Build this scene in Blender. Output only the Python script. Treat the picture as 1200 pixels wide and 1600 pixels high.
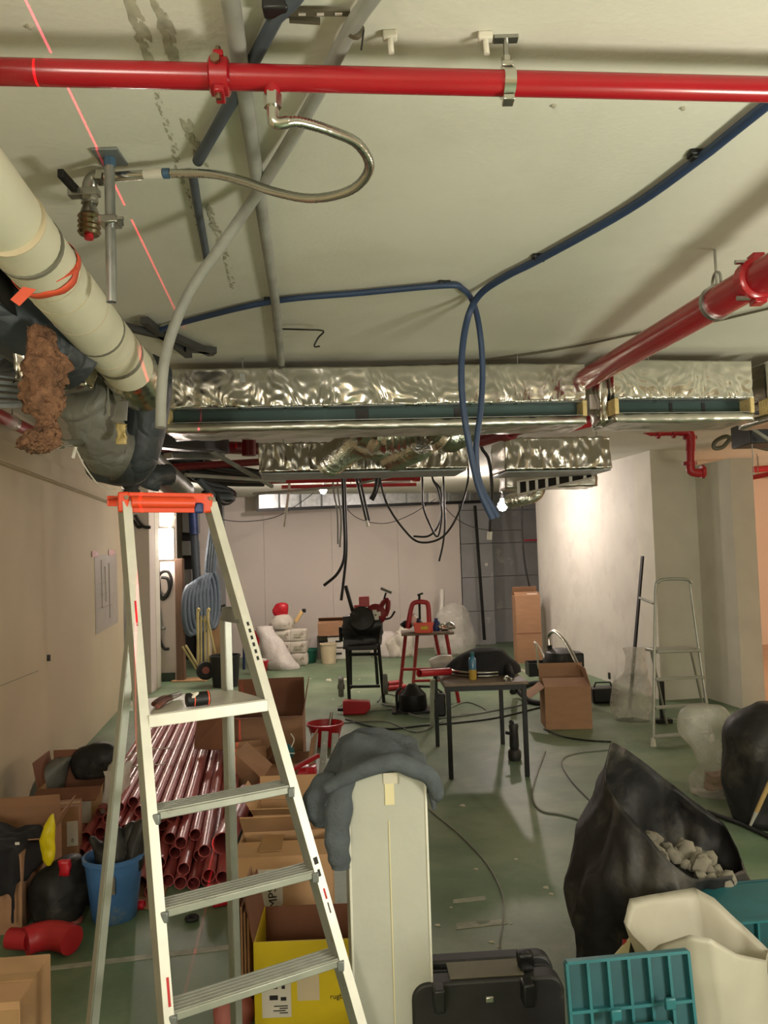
import bpy, math, random
from mathutils import Vector, Matrix, noise

for o in list(bpy.data.objects):
    bpy.data.objects.remove(o, do_unlink=True)
S = bpy.context.scene
COL = S.collection
random.seed(7)
PI = math.pi

# ------------------------------------------------------------------ camera
HC = 1.73                      # eye height of the photographer
CEIL = 2.80                    # ceiling height
FPX = 1250.0                   # focal length in pixels of a 1200 x 1600 frame
PITCH = math.atan(65 / FPX)
ROLL = math.radians(-1.8)
camd = bpy.data.cameras.new('camera')
camd.sensor_fit = 'HORIZONTAL'
camd.sensor_width = 36.0
camd.lens = 36.0 * FPX / 1200.0
camd.clip_start = 0.05
cam = bpy.data.objects.new('camera', camd)
COL.objects.link(cam)
CR = Matrix.Rotation(PI / 2 + PITCH, 3, 'X') @ Matrix.Rotation(ROLL, 3, 'Z')
CO = Vector((0, 0, HC))
cam.matrix_world = Matrix.Translation(CO) @ CR.to_4x4()
S.camera = cam

# ------------------------------------------------------------------ world, lights, exposure
S.view_settings.view_transform = 'Standard'
S.view_settings.look = 'None'
S.view_settings.gamma = 1.0
S.view_settings.use_curve_mapping = False
S.view_settings.exposure = 0.98
wd = bpy.data.worlds.new('world')
S.world = wd
wd.use_nodes = True
wd.node_tree.nodes['Background'].inputs[0].default_value = (1.0, 0.93, 0.82, 1)
wd.node_tree.nodes['Background'].inputs[1].default_value = 0.03


def lamp(name, loc, power, color, radius):
    l = bpy.data.lights.new(name, 'POINT')
    l.energy = power
    l.color = color
    l.shadow_soft_size = radius
    o = bpy.data.objects.new(name, l)
    o.location = loc
    COL.objects.link(o)
    return o


lamp('work_lamp_behind_photographer', (-1.0, -2.2, 2.1), 135, (1.0, 0.95, 0.84), 0.5)
lamp('work_lamp_beside_photographer', (1.8, 0.9, 1.15), 80, (1.0, 0.96, 0.82), 0.28)
lamp('fill_light_on_the_right', (3.3, 3.4, 1.9), 26, (1.0, 0.95, 0.80), 0.3)  # added fill light, brightens the column and the middle of the room
lamp('lamp_in_side_room', (6.6, 9.2, 2.2), 75, (1.0, 0.74, 0.54), 0.12)


# ------------------------------------------------------------------ helpers
def ray(px, py):
    return CR @ Vector(((px - 600) / FPX, -(py - 800) / FPX, -1.0))


def P(px, py, d):
    """the place at distance d (metres ahead of the photographer)"""
    r = ray(px, py)
    return CO + r * (d / r.y)


def F(px, py, h=0.0):
    """the place at height h above the floor"""
    r = ray(px, py)
    return CO + r * ((h - HC) / r.z)


def C(px, py, drop=0.0):
    return F(px, py, CEIL - drop)


YAW = math.radians(9)
U = Vector((math.cos(YAW), math.sin(YAW), 0))
VV = Vector((-math.sin(YAW), math.cos(YAW), 0))


def RM(a, b, h=0.0):
    """room coordinates: a across, b along the room"""
    return U * a + VV * b + Vector((0, 0, h))


def lin(c):
    return tuple(((x / 255) / 12.92 if x / 255 <= 0.04045 else ((x / 255 + 0.055) / 1.055) ** 2.4) for x in c)


MATS = {}


def mat(name, rgb, rough=0.6, metal=0.0, var=0.12, scale=6.0, bump=0.0, bscale=40.0, patch=None, pscale=2.0,
        pmin=0.55, pmax=0.65, trans=0.0, alpha=1.0, vor=False, spec=0.5, coat=0.0, stretch=None, thin=0.0):
    """principled material with procedural grain; patch = a second colour in worn or dusty patches"""
    m = bpy.data.materials.new(name)
    m.use_nodes = True
    nt = m.node_tree
    N, L = nt.nodes, nt.links
    b = N['Principled BSDF']
    tc = N.new('ShaderNodeTexCoord')
    co = tc.outputs['Object']
    if stretch:
        mp = N.new('ShaderNodeMapping')
        mp.inputs['Scale'].default_value = stretch
        L.new(co, mp.inputs[0])
        co = mp.outputs[0]
    n1 = N.new('ShaderNodeTexNoise')
    n1.inputs['Scale'].default_value = scale
    n1.inputs['Detail'].default_value = 6
    L.new(co, n1.inputs['Vector'])
    c = lin(rgb)
    lo = tuple(max(0, x * (1 - var * 1.6)) for x in c)
    hi = tuple(min(1, x * (1 + var)) for x in c)
    r = N.new('ShaderNodeValToRGB')
    r.color_ramp.elements[0].position = 0.3
    r.color_ramp.elements[0].color = (*lo, 1)
    r.color_ramp.elements[1].position = 0.7
    r.color_ramp.elements[1].color = (*hi, 1)
    L.new(n1.outputs['Fac'], r.inputs['Fac'])
    out = r.outputs['Color']
    if patch:
        n2 = N.new('ShaderNodeTexNoise')
        n2.inputs['Scale'].default_value = pscale
        n2.inputs['Detail'].default_value = 8
        n2.inputs['Roughness'].default_value = 0.65
        L.new(co, n2.inputs['Vector'])
        r2 = N.new('ShaderNodeValToRGB')
        r2.color_ramp.elements[0].position = pmin
        r2.color_ramp.elements[0].color = (0, 0, 0, 1)
        r2.color_ramp.elements[1].position = pmax
        r2.color_ramp.elements[1].color = (1, 1, 1, 1)
        L.new(n2.outputs['Fac'], r2.inputs['Fac'])
        mx = N.new('ShaderNodeMixRGB')
        mx.inputs['Color2'].default_value = (*lin(patch), 1)
        L.new(r2.outputs['Color'], mx.inputs['Fac'])
        L.new(out, mx.inputs['Color1'])
        out = mx.outputs['Color']
    L.new(out, b.inputs['Base Color'])
    b.inputs['Roughness'].default_value = rough
    b.inputs['Metallic'].default_value = metal
    b.inputs['Specular IOR Level'].default_value = spec
    b.inputs['Coat Weight'].default_value = coat
    if trans:
        b.inputs['Transmission Weight'].default_value = trans
    if alpha < 1:
        b.inputs['Alpha'].default_value = alpha
    if bump:
        if vor:
            n3 = N.new('ShaderNodeTexVoronoi')
            n3.inputs['Scale'].default_value = bscale
            n3.feature = 'DISTANCE_TO_EDGE'
            n0 = N.new('ShaderNodeTexNoise')
            n0.inputs['Scale'].default_value = bscale * 0.6
            L.new(co, n0.inputs['Vector'])
            ad = N.new('ShaderNodeMixRGB')
            ad.blend_type = 'ADD'
            ad.inputs['Fac'].default_value = 0.35
            L.new(co, ad.inputs['Color1'])
            L.new(n0.outputs['Color'], ad.inputs['Color2'])
            L.new(ad.outputs['Color'], n3.inputs['Vector'])
            src = n3.outputs['Distance']
        else:
            n3 = N.new('ShaderNodeTexNoise')
            n3.inputs['Scale'].default_value = bscale
            n3.inputs['Detail'].default_value = 4
            L.new(co, n3.inputs['Vector'])
            src = n3.outputs['Fac']
        bp = N.new('ShaderNodeBump')
        bp.inputs['Strength'].default_value = bump
        bp.inputs['Distance'].default_value = 0.02
        L.new(src, bp.inputs['Height'])
        L.new(bp.outputs['Normal'], b.inputs['Normal'])
    if thin:                    # light passes through thin plastic
        tr = N.new('ShaderNodeBsdfTranslucent')
        L.new(out, tr.inputs['Color'])
        ms = N.new('ShaderNodeMixShader')
        ms.inputs[0].default_value = thin
        L.new(b.outputs[0], ms.inputs[1])
        L.new(tr.outputs[0], ms.inputs[2])
        L.new(ms.outputs[0], N['Material Output'].inputs[0])
    MATS[name] = m
    return m


def emit(name, rgb, strength):
    m = bpy.data.materials.new(name)
    m.use_nodes = True
    b = m.node_tree.nodes['Principled BSDF']
    b.inputs['Base Color'].default_value = (*lin(rgb), 1)
    b.inputs['Emission Color'].default_value = (*lin(rgb), 1)
    b.inputs['Emission Strength'].default_value = strength
    MATS[name] = m
    return m


def spl(pts, n=6):
    """smooth curve through points"""
    pts = [Vector(p) for p in pts]
    if len(pts) < 3:
        return pts
    e = [pts[0] * 2 - pts[1]] + pts + [pts[-1] * 2 - pts[-2]]
    out = []
    for i in range(1, len(e) - 2):
        p0, p1, p2, p3 = e[i - 1:i + 3]
        for k in range(n):
            t = k / n
            out.append(0.5 * ((2 * p1) + (p2 - p0) * t + (2 * p0 - 5 * p1 + 4 * p2 - p3) * t * t
                              + (3 * p1 - p0 - 3 * p2 + p3) * t ** 3))
    out.append(pts[-1])
    return out


class MB:
    """collects shapes and links them as one mesh object"""

    def __init__(s):
        s.v, s.f = [], []

    def add(s, vs, fs, m=None):
        k = len(s.v)
        s.v += [(m @ Vector(p)) if m else Vector(p) for p in vs]
        s.f += [tuple(i + k for i in f) for f in fs]
        return s

    def box(s, c, d, m=None):
        x, y, z = c
        a, b, h = d[0] / 2, d[1] / 2, d[2] / 2
        vs = [(x + i * a, y + j * b, z + k * h) for k in (-1, 1) for j in (-1, 1) for i in (-1, 1)]
        return s.add(vs, [(0, 2, 3, 1), (4, 5, 7, 6), (0, 1, 5, 4), (2, 6, 7, 3), (0, 4, 6, 2), (1, 3, 7, 5)], m)

    def gbox(s, c, d, n, fn=None, m=None):
        """box with gridded faces (n = cells along x, y, z), fn moves each point"""
        nx, ny, nz_ = n
        idx, vs, fs = {}, [], []

        def vid(i, j, k):
            key = (i, j, k)
            if key not in idx:
                idx[key] = len(vs)
                p = Vector((c[0] + (i / nx - .5) * d[0], c[1] + (j / ny - .5) * d[1], c[2] + (k / nz_ - .5) * d[2]))
                nn = Vector(((i == nx) - (i == 0), (j == ny) - (j == 0), (k == nz_) - (k == 0)))
                vs.append(fn(p, nn.normalized()) if fn else p)
            return idx[key]
        for k in (0, nz_):
            for i in range(nx):
                for j in range(ny):
                    q = (vid(i, j, k), vid(i + 1, j, k), vid(i + 1, j + 1, k), vid(i, j + 1, k))
                    fs.append(q if k else q[::-1])
        for j in (0, ny):
            for i in range(nx):
                for k in range(nz_):
                    q = (vid(i, j, k), vid(i, j, k + 1), vid(i + 1, j, k + 1), vid(i + 1, j, k))
                    fs.append(q if j else q[::-1])
        for i in (0, nx):
            for j in range(ny):
                for k in range(nz_):
                    q = (vid(i, j, k), vid(i, j + 1, k), vid(i, j + 1, k + 1), vid(i, j, k + 1))
                    fs.append(q if i else q[::-1])
        return s.add(vs, fs, m)

    def tube(s, pts, r, n=8, caps=True, m=None, closed=False):
        pts = [Vector(p) for p in pts]
        rs = r if isinstance(r, (list, tuple)) else [r] * len(pts)
        L = len(pts)
        t0 = (pts[1] - pts[0]).normalized()
        a = Vector((0, 0, 1)) if abs(t0.z) < 0.9 else Vector((1, 0, 0))
        nrm = (a - t0 * a.dot(t0)).normalized()
        vs, fs = [], []
        for i, p in enumerate(pts):
            if i == 0:
                t = t0
            elif i == L - 1:
                t = (pts[i] - pts[i - 1]).normalized()
            else:
                t = ((pts[i + 1] - pts[i]).normalized() + (pts[i] - pts[i - 1]).normalized())
                t = t.normalized() if t.length > 1e-6 else (pts[i] - pts[i - 1]).normalized()
            nrm = (nrm - t * nrm.dot(t))
            nrm = nrm.normalized() if nrm.length > 1e-6 else t.orthogonal().normalized()
            bn = t.cross(nrm)
            for k in range(n):
                q = 2 * PI * k / n
                vs.append(p + (nrm * math.cos(q) + bn * math.sin(q)) * rs[i])
        for i in range(L - 1):
            for k in range(n):
                k2 = (k + 1) % n
                fs.append((i * n + k, i * n + k2, (i + 1) * n + k2, (i + 1) * n + k))
        if caps:
            fs.append(tuple(range(n))[::-1])
            fs.append(tuple((L - 1) * n + k for k in range(n)))
        return s.add(vs, fs, m)

    def pipe(s, p0, p1, ro, ri, n=12, m=None):
        """hollow straight pipe"""
        p0, p1 = Vector(p0), Vector(p1)
        t = (p1 - p0).normalized()
        a = t.orthogonal().normalized()
        b = t.cross(a)
        vs, fs = [], []
        for p, r in ((p0, ro), (p1, ro), (p1, ri), (p0, ri)):
            for k in range(n):
                q = 2 * PI * k / n
                vs.append(p + (a * math.cos(q) + b * math.sin(q)) * r)
        for i in range(4):
            j = (i + 1) % 4
            for k in range(n):
                k2 = (k + 1) % n
                fs.append((i * n + k, i * n + k2, j * n + k2, j * n + k))
        return s.add(vs, fs, m)

    def lathe(s, prof, n=16, m=None, fn=None, caps=True):
        vs, fs = [], []
        for (r, z) in prof:
            for k in range(n):
                q = 2 * PI * k / n
                p = Vector((r * math.cos(q), r * math.sin(q), z))
                vs.append(fn(p, q) if fn else p)
        for i in range(len(prof) - 1):
            for k in range(n):
                k2 = (k + 1) % n
                fs.append((i * n + k, i * n + k2, (i + 1) * n + k2, (i + 1) * n + k))
        if caps and prof[0][0] > 1e-4:
            fs.append(tuple(range(n))[::-1])
        if caps and prof[-1][0] > 1e-4:
            fs.append(tuple((len(prof) - 1) * n + k for k in range(n)))
        return s.add(vs, fs, m)

    def loft(s, rings, cap0=True, cap1=True, m=None):
        n = len(rings[0])
        vs = [p for r in rings for p in r]
        fs = []
        for i in range(len(rings) - 1):
            for k in range(n):
                k2 = (k + 1) % n
                fs.append((i * n + k, i * n + k2, (i + 1) * n + k2, (i + 1) * n + k))
        if cap0:
            fs.append(tuple(range(n))[::-1])
        if cap1:
            fs.append(tuple((len(rings) - 1) * n + k for k in range(n)))
        return s.add(vs, fs, m)

    def grid(s, fn, nu, nv, m=None):
        vs = [fn(i / nu, j / nv) for j in range(nv + 1) for i in range(nu + 1)]
        fs = [(j * (nu + 1) + i, j * (nu + 1) + i + 1, (j + 1) * (nu + 1) + i + 1, (j + 1) * (nu + 1) + i)
              for j in range(nv) for i in range(nu)]
        return s.add(vs, fs, m)

    def beam(s, p0, p1, w, h, up=(0, 0, 1), m=None):
        """rectangular bar; w across, h along 'up'"""
        p0, p1 = Vector(p0), Vector(p1)
        t = (p1 - p0).normalized()
        u = Vector(up)
        u = (u - t * u.dot(t))
        u = u.normalized() if u.length > 1e-5 else t.orthogonal().normalized()
        x = t.cross(u)
        vs = [p + x * i * w / 2 + u * j * h / 2 for p in (p0, p1) for j in (-1, 1) for i in (-1, 1)]
        return s.add(vs, [(0, 1, 3, 2), (4, 6, 7, 5), (0, 4, 5, 1), (2, 3, 7, 6), (0, 2, 6, 4), (1, 5, 7, 3)], m)

    def slab(s, q, t, m=None):
        """plate from a loop of points, thickness t along its normal"""
        q = [Vector(p) for p in q]
        nn = Vector((0, 0, 0))
        for i in range(len(q)):
            a, b = q[i], q[(i + 1) % len(q)]
            nn += a.cross(b)
        nn.normalize()
        k = len(q)
        vs = q + [p + nn * t for p in q]
        fs = [tuple(range(k))[::-1], tuple(range(k, 2 * k))]
        fs += [(i, (i + 1) % k, k + (i + 1) % k, k + i) for i in range(k)]
        return s.add(vs, fs, m)

    def build(s, name, material, parent=None, smooth=True, bev=0.0, solid=0.0, sub=0, angle=40, world=False):
        vs = s.v
        org = Vector((0, 0, 0))
        if parent is not None and world:
            inv = MW(parent).inverted()
            vs = [inv @ p for p in vs]
        if parent is None:
            xs, ys, zs = zip(*vs)
            org = Vector(((min(xs) + max(xs)) / 2, (min(ys) + max(ys)) / 2, min(zs)))
            vs = [p - org for p in vs]
        me = bpy.data.meshes.new(name)
        me.from_pydata([tuple(p) for p in vs], [], s.f)
        me.validate()
        if smooth:
            me.polygons.foreach_set('use_smooth', [True] * len(me.polygons))
            me.set_sharp_from_angle(angle=math.radians(angle))
        me.update()
        o = bpy.data.objects.new(name, me)
        COL.objects.link(o)
        o.location = org
        me.materials.append(MATS[material])
        if parent is not None:
            o.parent = parent
        if sub:
            md = o.modifiers.new('sub', 'SUBSURF')
            md.levels = md.render_levels = sub
        if solid:
            md = o.modifiers.new('solid', 'SOLIDIFY')
            md.thickness = solid
        if bev:
            md = o.modifiers.new('bevel', 'BEVEL')
            md.width = bev
            md.segments = 2
            md.limit_method = 'ANGLE'
            md.angle_limit = math.radians(40)
        return o


def MW(o):
    m = Matrix.LocRotScale(o.location, o.rotation_euler, o.scale)
    return MW(o.parent) @ m if o.parent else m


def tag(o, label, cat, group=None, kind=None):
    o['label'] = label
    o['category'] = cat
    if group:
        o['group'] = group
    if kind:
        o['kind'] = kind
    return o


def thing(name, label, cat, loc=(0, 0, 0), rz=0.0, group=None):
    o = bpy.data.objects.new(name, None)
    o.empty_display_size = 0.05
    COL.objects.link(o)
    o.location = loc
    o.rotation_euler = (0, 0, rz)
    return tag(o, label, cat, group)


def struct(o, label=None):
    o['kind'] = 'structure'
    if label:
        o['label'] = label
    return o


def dup(o, parent=None):
    c = o.copy()
    COL.objects.link(c)
    if parent is not None:
        c.parent = parent
    for ch in [x for x in bpy.data.objects if x.parent == o]:
        dup(ch, c)
    return c


def fbm(p, sc, seed=0.0):
    return noise.fractal(Vector(p) * sc + Vector((seed, seed * 1.7, -seed)), 1.0, 2.0, 4)


def text_mesh(parent, body, material, size, m, name='lettering', align='CENTER'):
    """lettering as a flat mesh"""
    cu = bpy.data.curves.new('t', 'FONT')
    cu.body = body
    cu.size = size
    cu.align_x = align
    cu.align_y = 'CENTER'
    cu.resolution_u = 2
    cu.extrude = 0.0004
    t = bpy.data.objects.new('t', cu)
    COL.objects.link(t)
    me = bpy.data.meshes.new_from_object(t.evaluated_get(bpy.context.evaluated_depsgraph_get()))
    bpy.data.objects.remove(t, do_unlink=True)
    me.transform(m)
    o = bpy.data.objects.new(name, me)
    COL.objects.link(o)
    me.materials.clear()
    me.materials.append(MATS[material])
    o.parent = parent
    return o


# ------------------------------------------------------------------ materials
mat('ceiling_paint', (214, 212, 198), 0.8, var=0.04, scale=1.2, bump=0.08, bscale=60, patch=(200, 196, 180), pscale=1.1, pmin=0.5, pmax=0.8)
mat('floor_paint', (100, 122, 94), 0.46, var=0.14, scale=2.5, bump=0.04, bscale=30, patch=(146, 152, 128), pscale=1.3, pmin=0.46, pmax=0.78, spec=0.4)
mat('side_room_floor', (190, 160, 135), 0.4, var=0.06, scale=2)
mat('wall_beige', (200, 186, 158), 0.8, var=0.04, scale=1.2, bump=0.05, bscale=50)
mat('wall_board', (202, 192, 184), 0.75, var=0.03, scale=1.0, bump=0.04, bscale=50)
mat('wall_grey', (150, 150, 150), 0.8, var=0.06, scale=2, bump=0.1, bscale=40, patch=(176, 174, 170), pscale=3, pmin=0.6, pmax=0.68)
mat('plaster', (202, 198, 188), 0.7, var=0.04, scale=2, bump=0.06, bscale=30, patch=(194, 189, 180), pscale=3, pmin=0.5, pmax=0.62)
mat('pilaster', (206, 202, 188), 0.75, var=0.05, scale=3, bump=0.06, bscale=30)
mat('peach_wall', (235, 214, 196), 0.8, var=0.03, scale=1)
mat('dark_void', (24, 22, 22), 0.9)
mat('steel', (170, 170, 165), 0.32, 1.0, var=0.1, scale=20)
mat('steel_bright', (205, 203, 195), 0.22, 1.0, var=0.05, scale=20)
mat('galvanised', (175, 178, 178), 0.35, 0.9, var=0.15, scale=14)
mat('galvanised_dull', (140, 145, 145), 0.5, 0.7, var=0.15, scale=10)
mat('foil', (208, 206, 198), 0.21, 1.0, var=0.05, scale=9, bump=0.14, bscale=5.5, vor=True)
mat('foil_soft', (196, 194, 186), 0.34, 1.0, var=0.06, scale=9, bump=0.15, bscale=7, vor=True)
mat('foil_flex', (205, 203, 195), 0.22, 1.0, var=0.1, scale=16, bump=0.15, bscale=16, vor=True)
mat('duct_inside', (62, 82, 80), 0.45, 0.5, var=0.12, scale=4)
mat('black_plastic', (20, 20, 21), 0.45, var=0.2, scale=12)
mat('black_dusty', (34, 33, 32), 0.55, var=0.25, scale=14, patch=(92, 88, 80), pscale=9, pmin=0.62, pmax=0.78)
mat('black_rubber', (26, 26, 26), 0.7, var=0.15)
mat('red_gloss', (158, 20, 32), 0.26, var=0.06, scale=5, coat=0.15)
mat('red_pipe', (178, 86, 86), 0.34, var=0.10, scale=5, patch=(186, 112, 110), pscale=5, pmin=0.55, pmax=0.75)
mat('red_dark', (120, 18, 28), 0.4, var=0.1)
mat('red_paint', (170, 34, 42), 0.4, var=0.1)
mat('red_plastic', (186, 28, 42), 0.35, var=0.08)
mat('orange', (232, 78, 38), 0.42, var=0.06, scale=9)
mat('orange_bag', (225, 90, 60), 0.5, var=0.1)
mat('alu', (164, 166, 156), 0.42, 0.5, var=0.06, scale=14, patch=(140, 140, 130), pscale=12, pmin=0.62, pmax=0.7)  # greyed so the shading of the rail sides sits in the colour
mat('alu_white', (214, 212, 200), 0.4, 0.15, var=0.05, scale=14)
mat('conduit_grey', (150, 150, 142), 0.6, var=0.14, scale=9)
mat('conduit_dark', (70, 78, 86), 0.55, var=0.12, scale=9)
mat('blue_hose', (44, 62, 92), 0.5, var=0.1)
mat('blue_hose_light', (66, 96, 122), 0.5, var=0.1)
mat('grey_hose', (86, 98, 110), 0.55, var=0.12)
mat('cable_black', (24, 23, 22), 0.5)
mat('cable_brown', (92, 86, 70), 0.6)
mat('cable_grey', (130, 132, 126), 0.6)
mat('cable_white', (205, 200, 188), 0.6)
mat('lagging', (205, 202, 180), 0.7, var=0.05, scale=4, bump=0.12, bscale=14)
mat('tape_grey', (120, 118, 105), 0.5)
mat('flex_dark', (52, 58, 62), 0.5, var=0.15, scale=5, bump=0.5, bscale=9, vor=True)
mat('flex_grey', (112, 112, 104), 0.5, var=0.12, scale=5, bump=0.5, bscale=9, vor=True)
mat('wool', (126, 90, 66), 0.95, var=0.35, scale=20, bump=0.9, bscale=60)
mat('cardboard', (160, 120, 90), 0.8, var=0.07, scale=5, stretch=(1, 1, 4))
mat('cardboard_light', (190, 150, 110), 0.8, var=0.06, scale=5)
mat('cardboard_dark', (128, 84, 62), 0.85, var=0.08, scale=5)
mat('packing_tape', (176, 140, 100), 0.25, var=0.05)
mat('paper', (214, 208, 196), 0.7, var=0.04)
mat('ink', (32, 30, 30), 0.7)
mat('red_ink', (180, 40, 44), 0.7)
mat('yellow', (216, 190, 24), 0.5, var=0.05)
mat('yellow_bag', (214, 194, 20), 0.35, var=0.08)
mat('white_plastic', (210, 206, 196), 0.4, var=0.05)
mat('cream_plastic', (205, 190, 160), 0.45, var=0.05)
mat('sack_paper', (196, 188, 176), 0.7, var=0.1, scale=10, patch=(140, 120, 104), pscale=7, pmin=0.6, pmax=0.64)
mat('sack_white', (204, 196, 190), 0.45, var=0.06, bump=0.3, bscale=9, vor=True)
mat('bag_clear', (206, 202, 192), 0.4, var=0.06, scale=6, alpha=0.36, bump=0.3, bscale=9, vor=True)
mat('bag_white', (208, 203, 186), 0.45, var=0.04, scale=5, bump=0.12, bscale=6, vor=True, thin=0.45)
mat('bag_black', (32, 31, 31), 0.55, var=0.2, scale=10, bump=0.3, bscale=7, vor=True, patch=(84, 80, 72), pscale=4, pmin=0.5, pmax=0.8, spec=0.35)
mat('rubble', (120, 114, 100), 0.9, var=0.25, scale=9)
mat('fleece', (74, 80, 84), 0.95, var=0.14, scale=18, bump=0.25, bscale=90)
mat('fleece_black', (24, 23, 27), 0.9, var=0.2, scale=10)
mat('teal', (28, 90, 96), 0.45, var=0.1, scale=9)
mat('teal_dark', (18, 66, 72), 0.5, var=0.12, scale=9)
mat('bucket_blue', (72, 118, 174), 0.45, var=0.1, scale=9, patch=(130, 144, 150), pscale=6, pmin=0.58, pmax=0.68)
mat('green_plastic', (26, 92, 74), 0.45, var=0.08)
mat('wood', (112, 84, 66), 0.6, var=0.14, scale=6, stretch=(6, 6, 0.6))
mat('wood_pale', (214, 178, 120), 0.55, var=0.08, scale=8)
mat('table_board', (116, 98, 80), 0.6, var=0.2, scale=9)
mat('dark_iron', (40, 40, 40), 0.45, 0.5, var=0.2)
mat('yellow_iron', (186, 172, 118), 0.5, 0.2, var=0.08)
mat('blue_iron', (44, 62, 110), 0.45, 0.2)
mat('skirting_green', (46, 62, 50), 0.6)
mat('foam_tan', (208, 186, 130), 0.9, var=0.1, scale=20, bump=0.4, bscale=60)
mat('stain', (172, 168, 148), 0.9, var=0.2, scale=30)
mat('line_paint', (158, 160, 144), 0.6, var=0.2, scale=12, patch=(104, 114, 96), pscale=8, pmin=0.58, pmax=0.66)
mat('masking_tape', (196, 190, 170), 0.6, var=0.05)
mat('masking_yellow', (212, 202, 160), 0.6, var=0.05)
mat('glass_bottle', (60, 110, 140), 0.2, var=0.2)
mat('amber', (170, 140, 60), 0.3, var=0.1)
mat('leather', (110, 60, 44), 0.6, var=0.15)
mat('brass', (150, 134, 112), 0.3, 1.0)
mat('plan_paper', (172, 164, 154), 0.7, var=0.04)
mat('pencil_line', (148, 140, 126), 0.8)
mat('red_dull', (160, 92, 84), 0.6)
emit('bulb_glow', (255, 238, 224), 45.0)
mat('post_plaster', (172, 172, 160), 0.75, var=0.06, scale=3, bump=0.06, bscale=30)
mat('strut_grey', (62, 62, 60), 0.6, var=0.15)


# ================================================================== the setting
def wall(name, a0, b0, a1, b1, z0, z1, t, material, side=1, bev=0.0):
    """upright slab between two room points; thickness goes to the given side"""
    p, q = RM(a0, b0), RM(a1, b1)
    n = (q - p).normalized().cross(Vector((0, 0, 1))) * side * t
    mb = MB()
    lo, hi = Vector((0, 0, z0)), Vector((0, 0, z1))
    mb.add([p + lo, q + lo, q + n + lo, p + n + lo, p + hi, q + hi, q + n + hi, p + n + hi],
           [(0, 1, 2, 3), (7, 6, 5, 4), (0, 4, 5, 1), (1, 5, 6, 2), (2, 6, 7, 3), (3, 7, 4, 0)])
    return struct(mb.build(name, material, smooth=False, bev=bev))


def flat(name, quad, z0, z1, material):
    mb = MB()
    lo = [Vector((p.x, p.y, z0)) for p in quad]
    hi = [Vector((p.x, p.y, z1)) for p in quad]
    mb.add(lo + hi, [(3, 2, 1, 0), (4, 5, 6, 7), (0, 1, 5, 4), (1, 2, 6, 5), (2, 3, 7, 6), (3, 0, 4, 7)])
    return struct(mb.build(name, material, smooth=False))


A_L = -1.66            # left wall
B_L = 10.3             # its far end
B_BACK = 14.3
flat('floor', [RM(-4, -4), RM(5.05, -4), RM(5.05, 15), RM(-4, 15)], -0.1, 0, 'floor_paint')
flat('floor_side_room', [RM(5.05, -4), RM(10, -4), RM(10, 15), RM(5.05, 15)], -0.1, 0.0, 'side_room_floor')
ceil = flat('ceiling', [RM(-4, -4), RM(10, -4), RM(10, 15), RM(-4, 15)], CEIL, CEIL + 0.1, 'ceiling_paint')

wl = wall('wall_left', A_L, -4, A_L, B_L, 0, CEIL, 0.14, 'wall_beige', -1)
wall('wall_behind', -4, -4, 10, -4, 0, CEIL, 0.1, 'wall_beige', 1)
wall('wall_far_side', 10, -4, 10, 15, 0, CEIL, 0.1, 'peach_wall', 1)
wall('wall_peach', 4.6, 12.4, 10, 12.4, 0, CEIL, 0.1, 'peach_wall', -1)
wall('wall_near_side', 5.6, -4, 5.6, 5.2, 0, CEIL, 0.1, 'wall_beige', 1)
# back wall of boards: separate sheets with a joint
bw = struct(bpy.data.objects.new('wall_back', None))
COL.objects.link(bw)


def board(parent, a0, a1, b, z0, z1, t, material, name='board'):
    c = RM((a0 + a1) / 2, b + t / 2, (z0 + z1) / 2)
    m = Matrix.Translation(c) @ Matrix.Rotation(YAW, 4, 'Z')
    mb = MB()
    mb.box((0, 0, 0), (a1 - a0, t, z1 - z0), m)
    return mb.build(name, material, parent, smooth=False, bev=0.004)


aw = [-1.1, 0.1, 1.3, 2.5, 3.66]
for i in range(4):
    board(bw, aw[i] + 0.001, aw[i + 1] - 0.001, B_BACK, 0, CEIL, 0.06, 'wall_board')
gz = [0, 0.62, 1.24, 1.86, 2.48, CEIL]
for i, (a0, a1, da) in enumerate(((3.68, 4.28, 0.03), (4.29, 5.4, 0.28))):
    for j in range(5):
        board(bw, a0, a1, B_BACK + da, gz[j] + 0.004, gz[j + 1] - 0.004, 0.06, 'wall_grey', 'panel')
wall('wall_end', -4, B_BACK + 0.42, 6, B_BACK + 0.42, 0, CEIL, 0.08, 'wall_grey', -1)
wall('wall_left_far', -3.2, 8, -3.2, 15, 0, CEIL, 0.1, 'wall_beige', -1)

# right partition, pilaster
wall('wall_right', 4.4, 8.425, 4.4, 12.25, 0, CEIL, 0.15, 'plaster', 1)
wall('wall_column', 4.395, 8.42, 4.935, 8.42, 0, CEIL, 0.4, 'pilaster', -1)
wall('wall_pilaster', 4.935, 7.73, 5.19, 7.73, 0, 2.62, 0.9, 'pilaster', -1)


# ================================================================== ceiling services
def ribtube(mb, pts, r, pitch=0.03, amp=0.006, n=16, seed=1, caps=True):
    """corrugated hose along a curve"""
    c = spl(pts, 16)
    d = [0]
    for i in range(1, len(c)):
        d.append(d[-1] + (c[i] - c[i - 1]).length)
    m = max(4, int(d[-1] / (pitch / 2)))
    out, rs, k = [], [], 0
    for i in range(m + 1):
        t = d[-1] * i / m
        while k < len(d) - 2 and d[k + 1] < t:
            k += 1
        f = (t - d[k]) / max(1e-9, d[k + 1] - d[k])
        out.append(c[k].lerp(c[k + 1], f))
        rs.append(r + (amp if i % 2 else -amp) + amp * 0.8 * noise.noise(Vector((i * 0.37, seed, 0))))
    return mb.tube(out, rs, n, caps)


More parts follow.
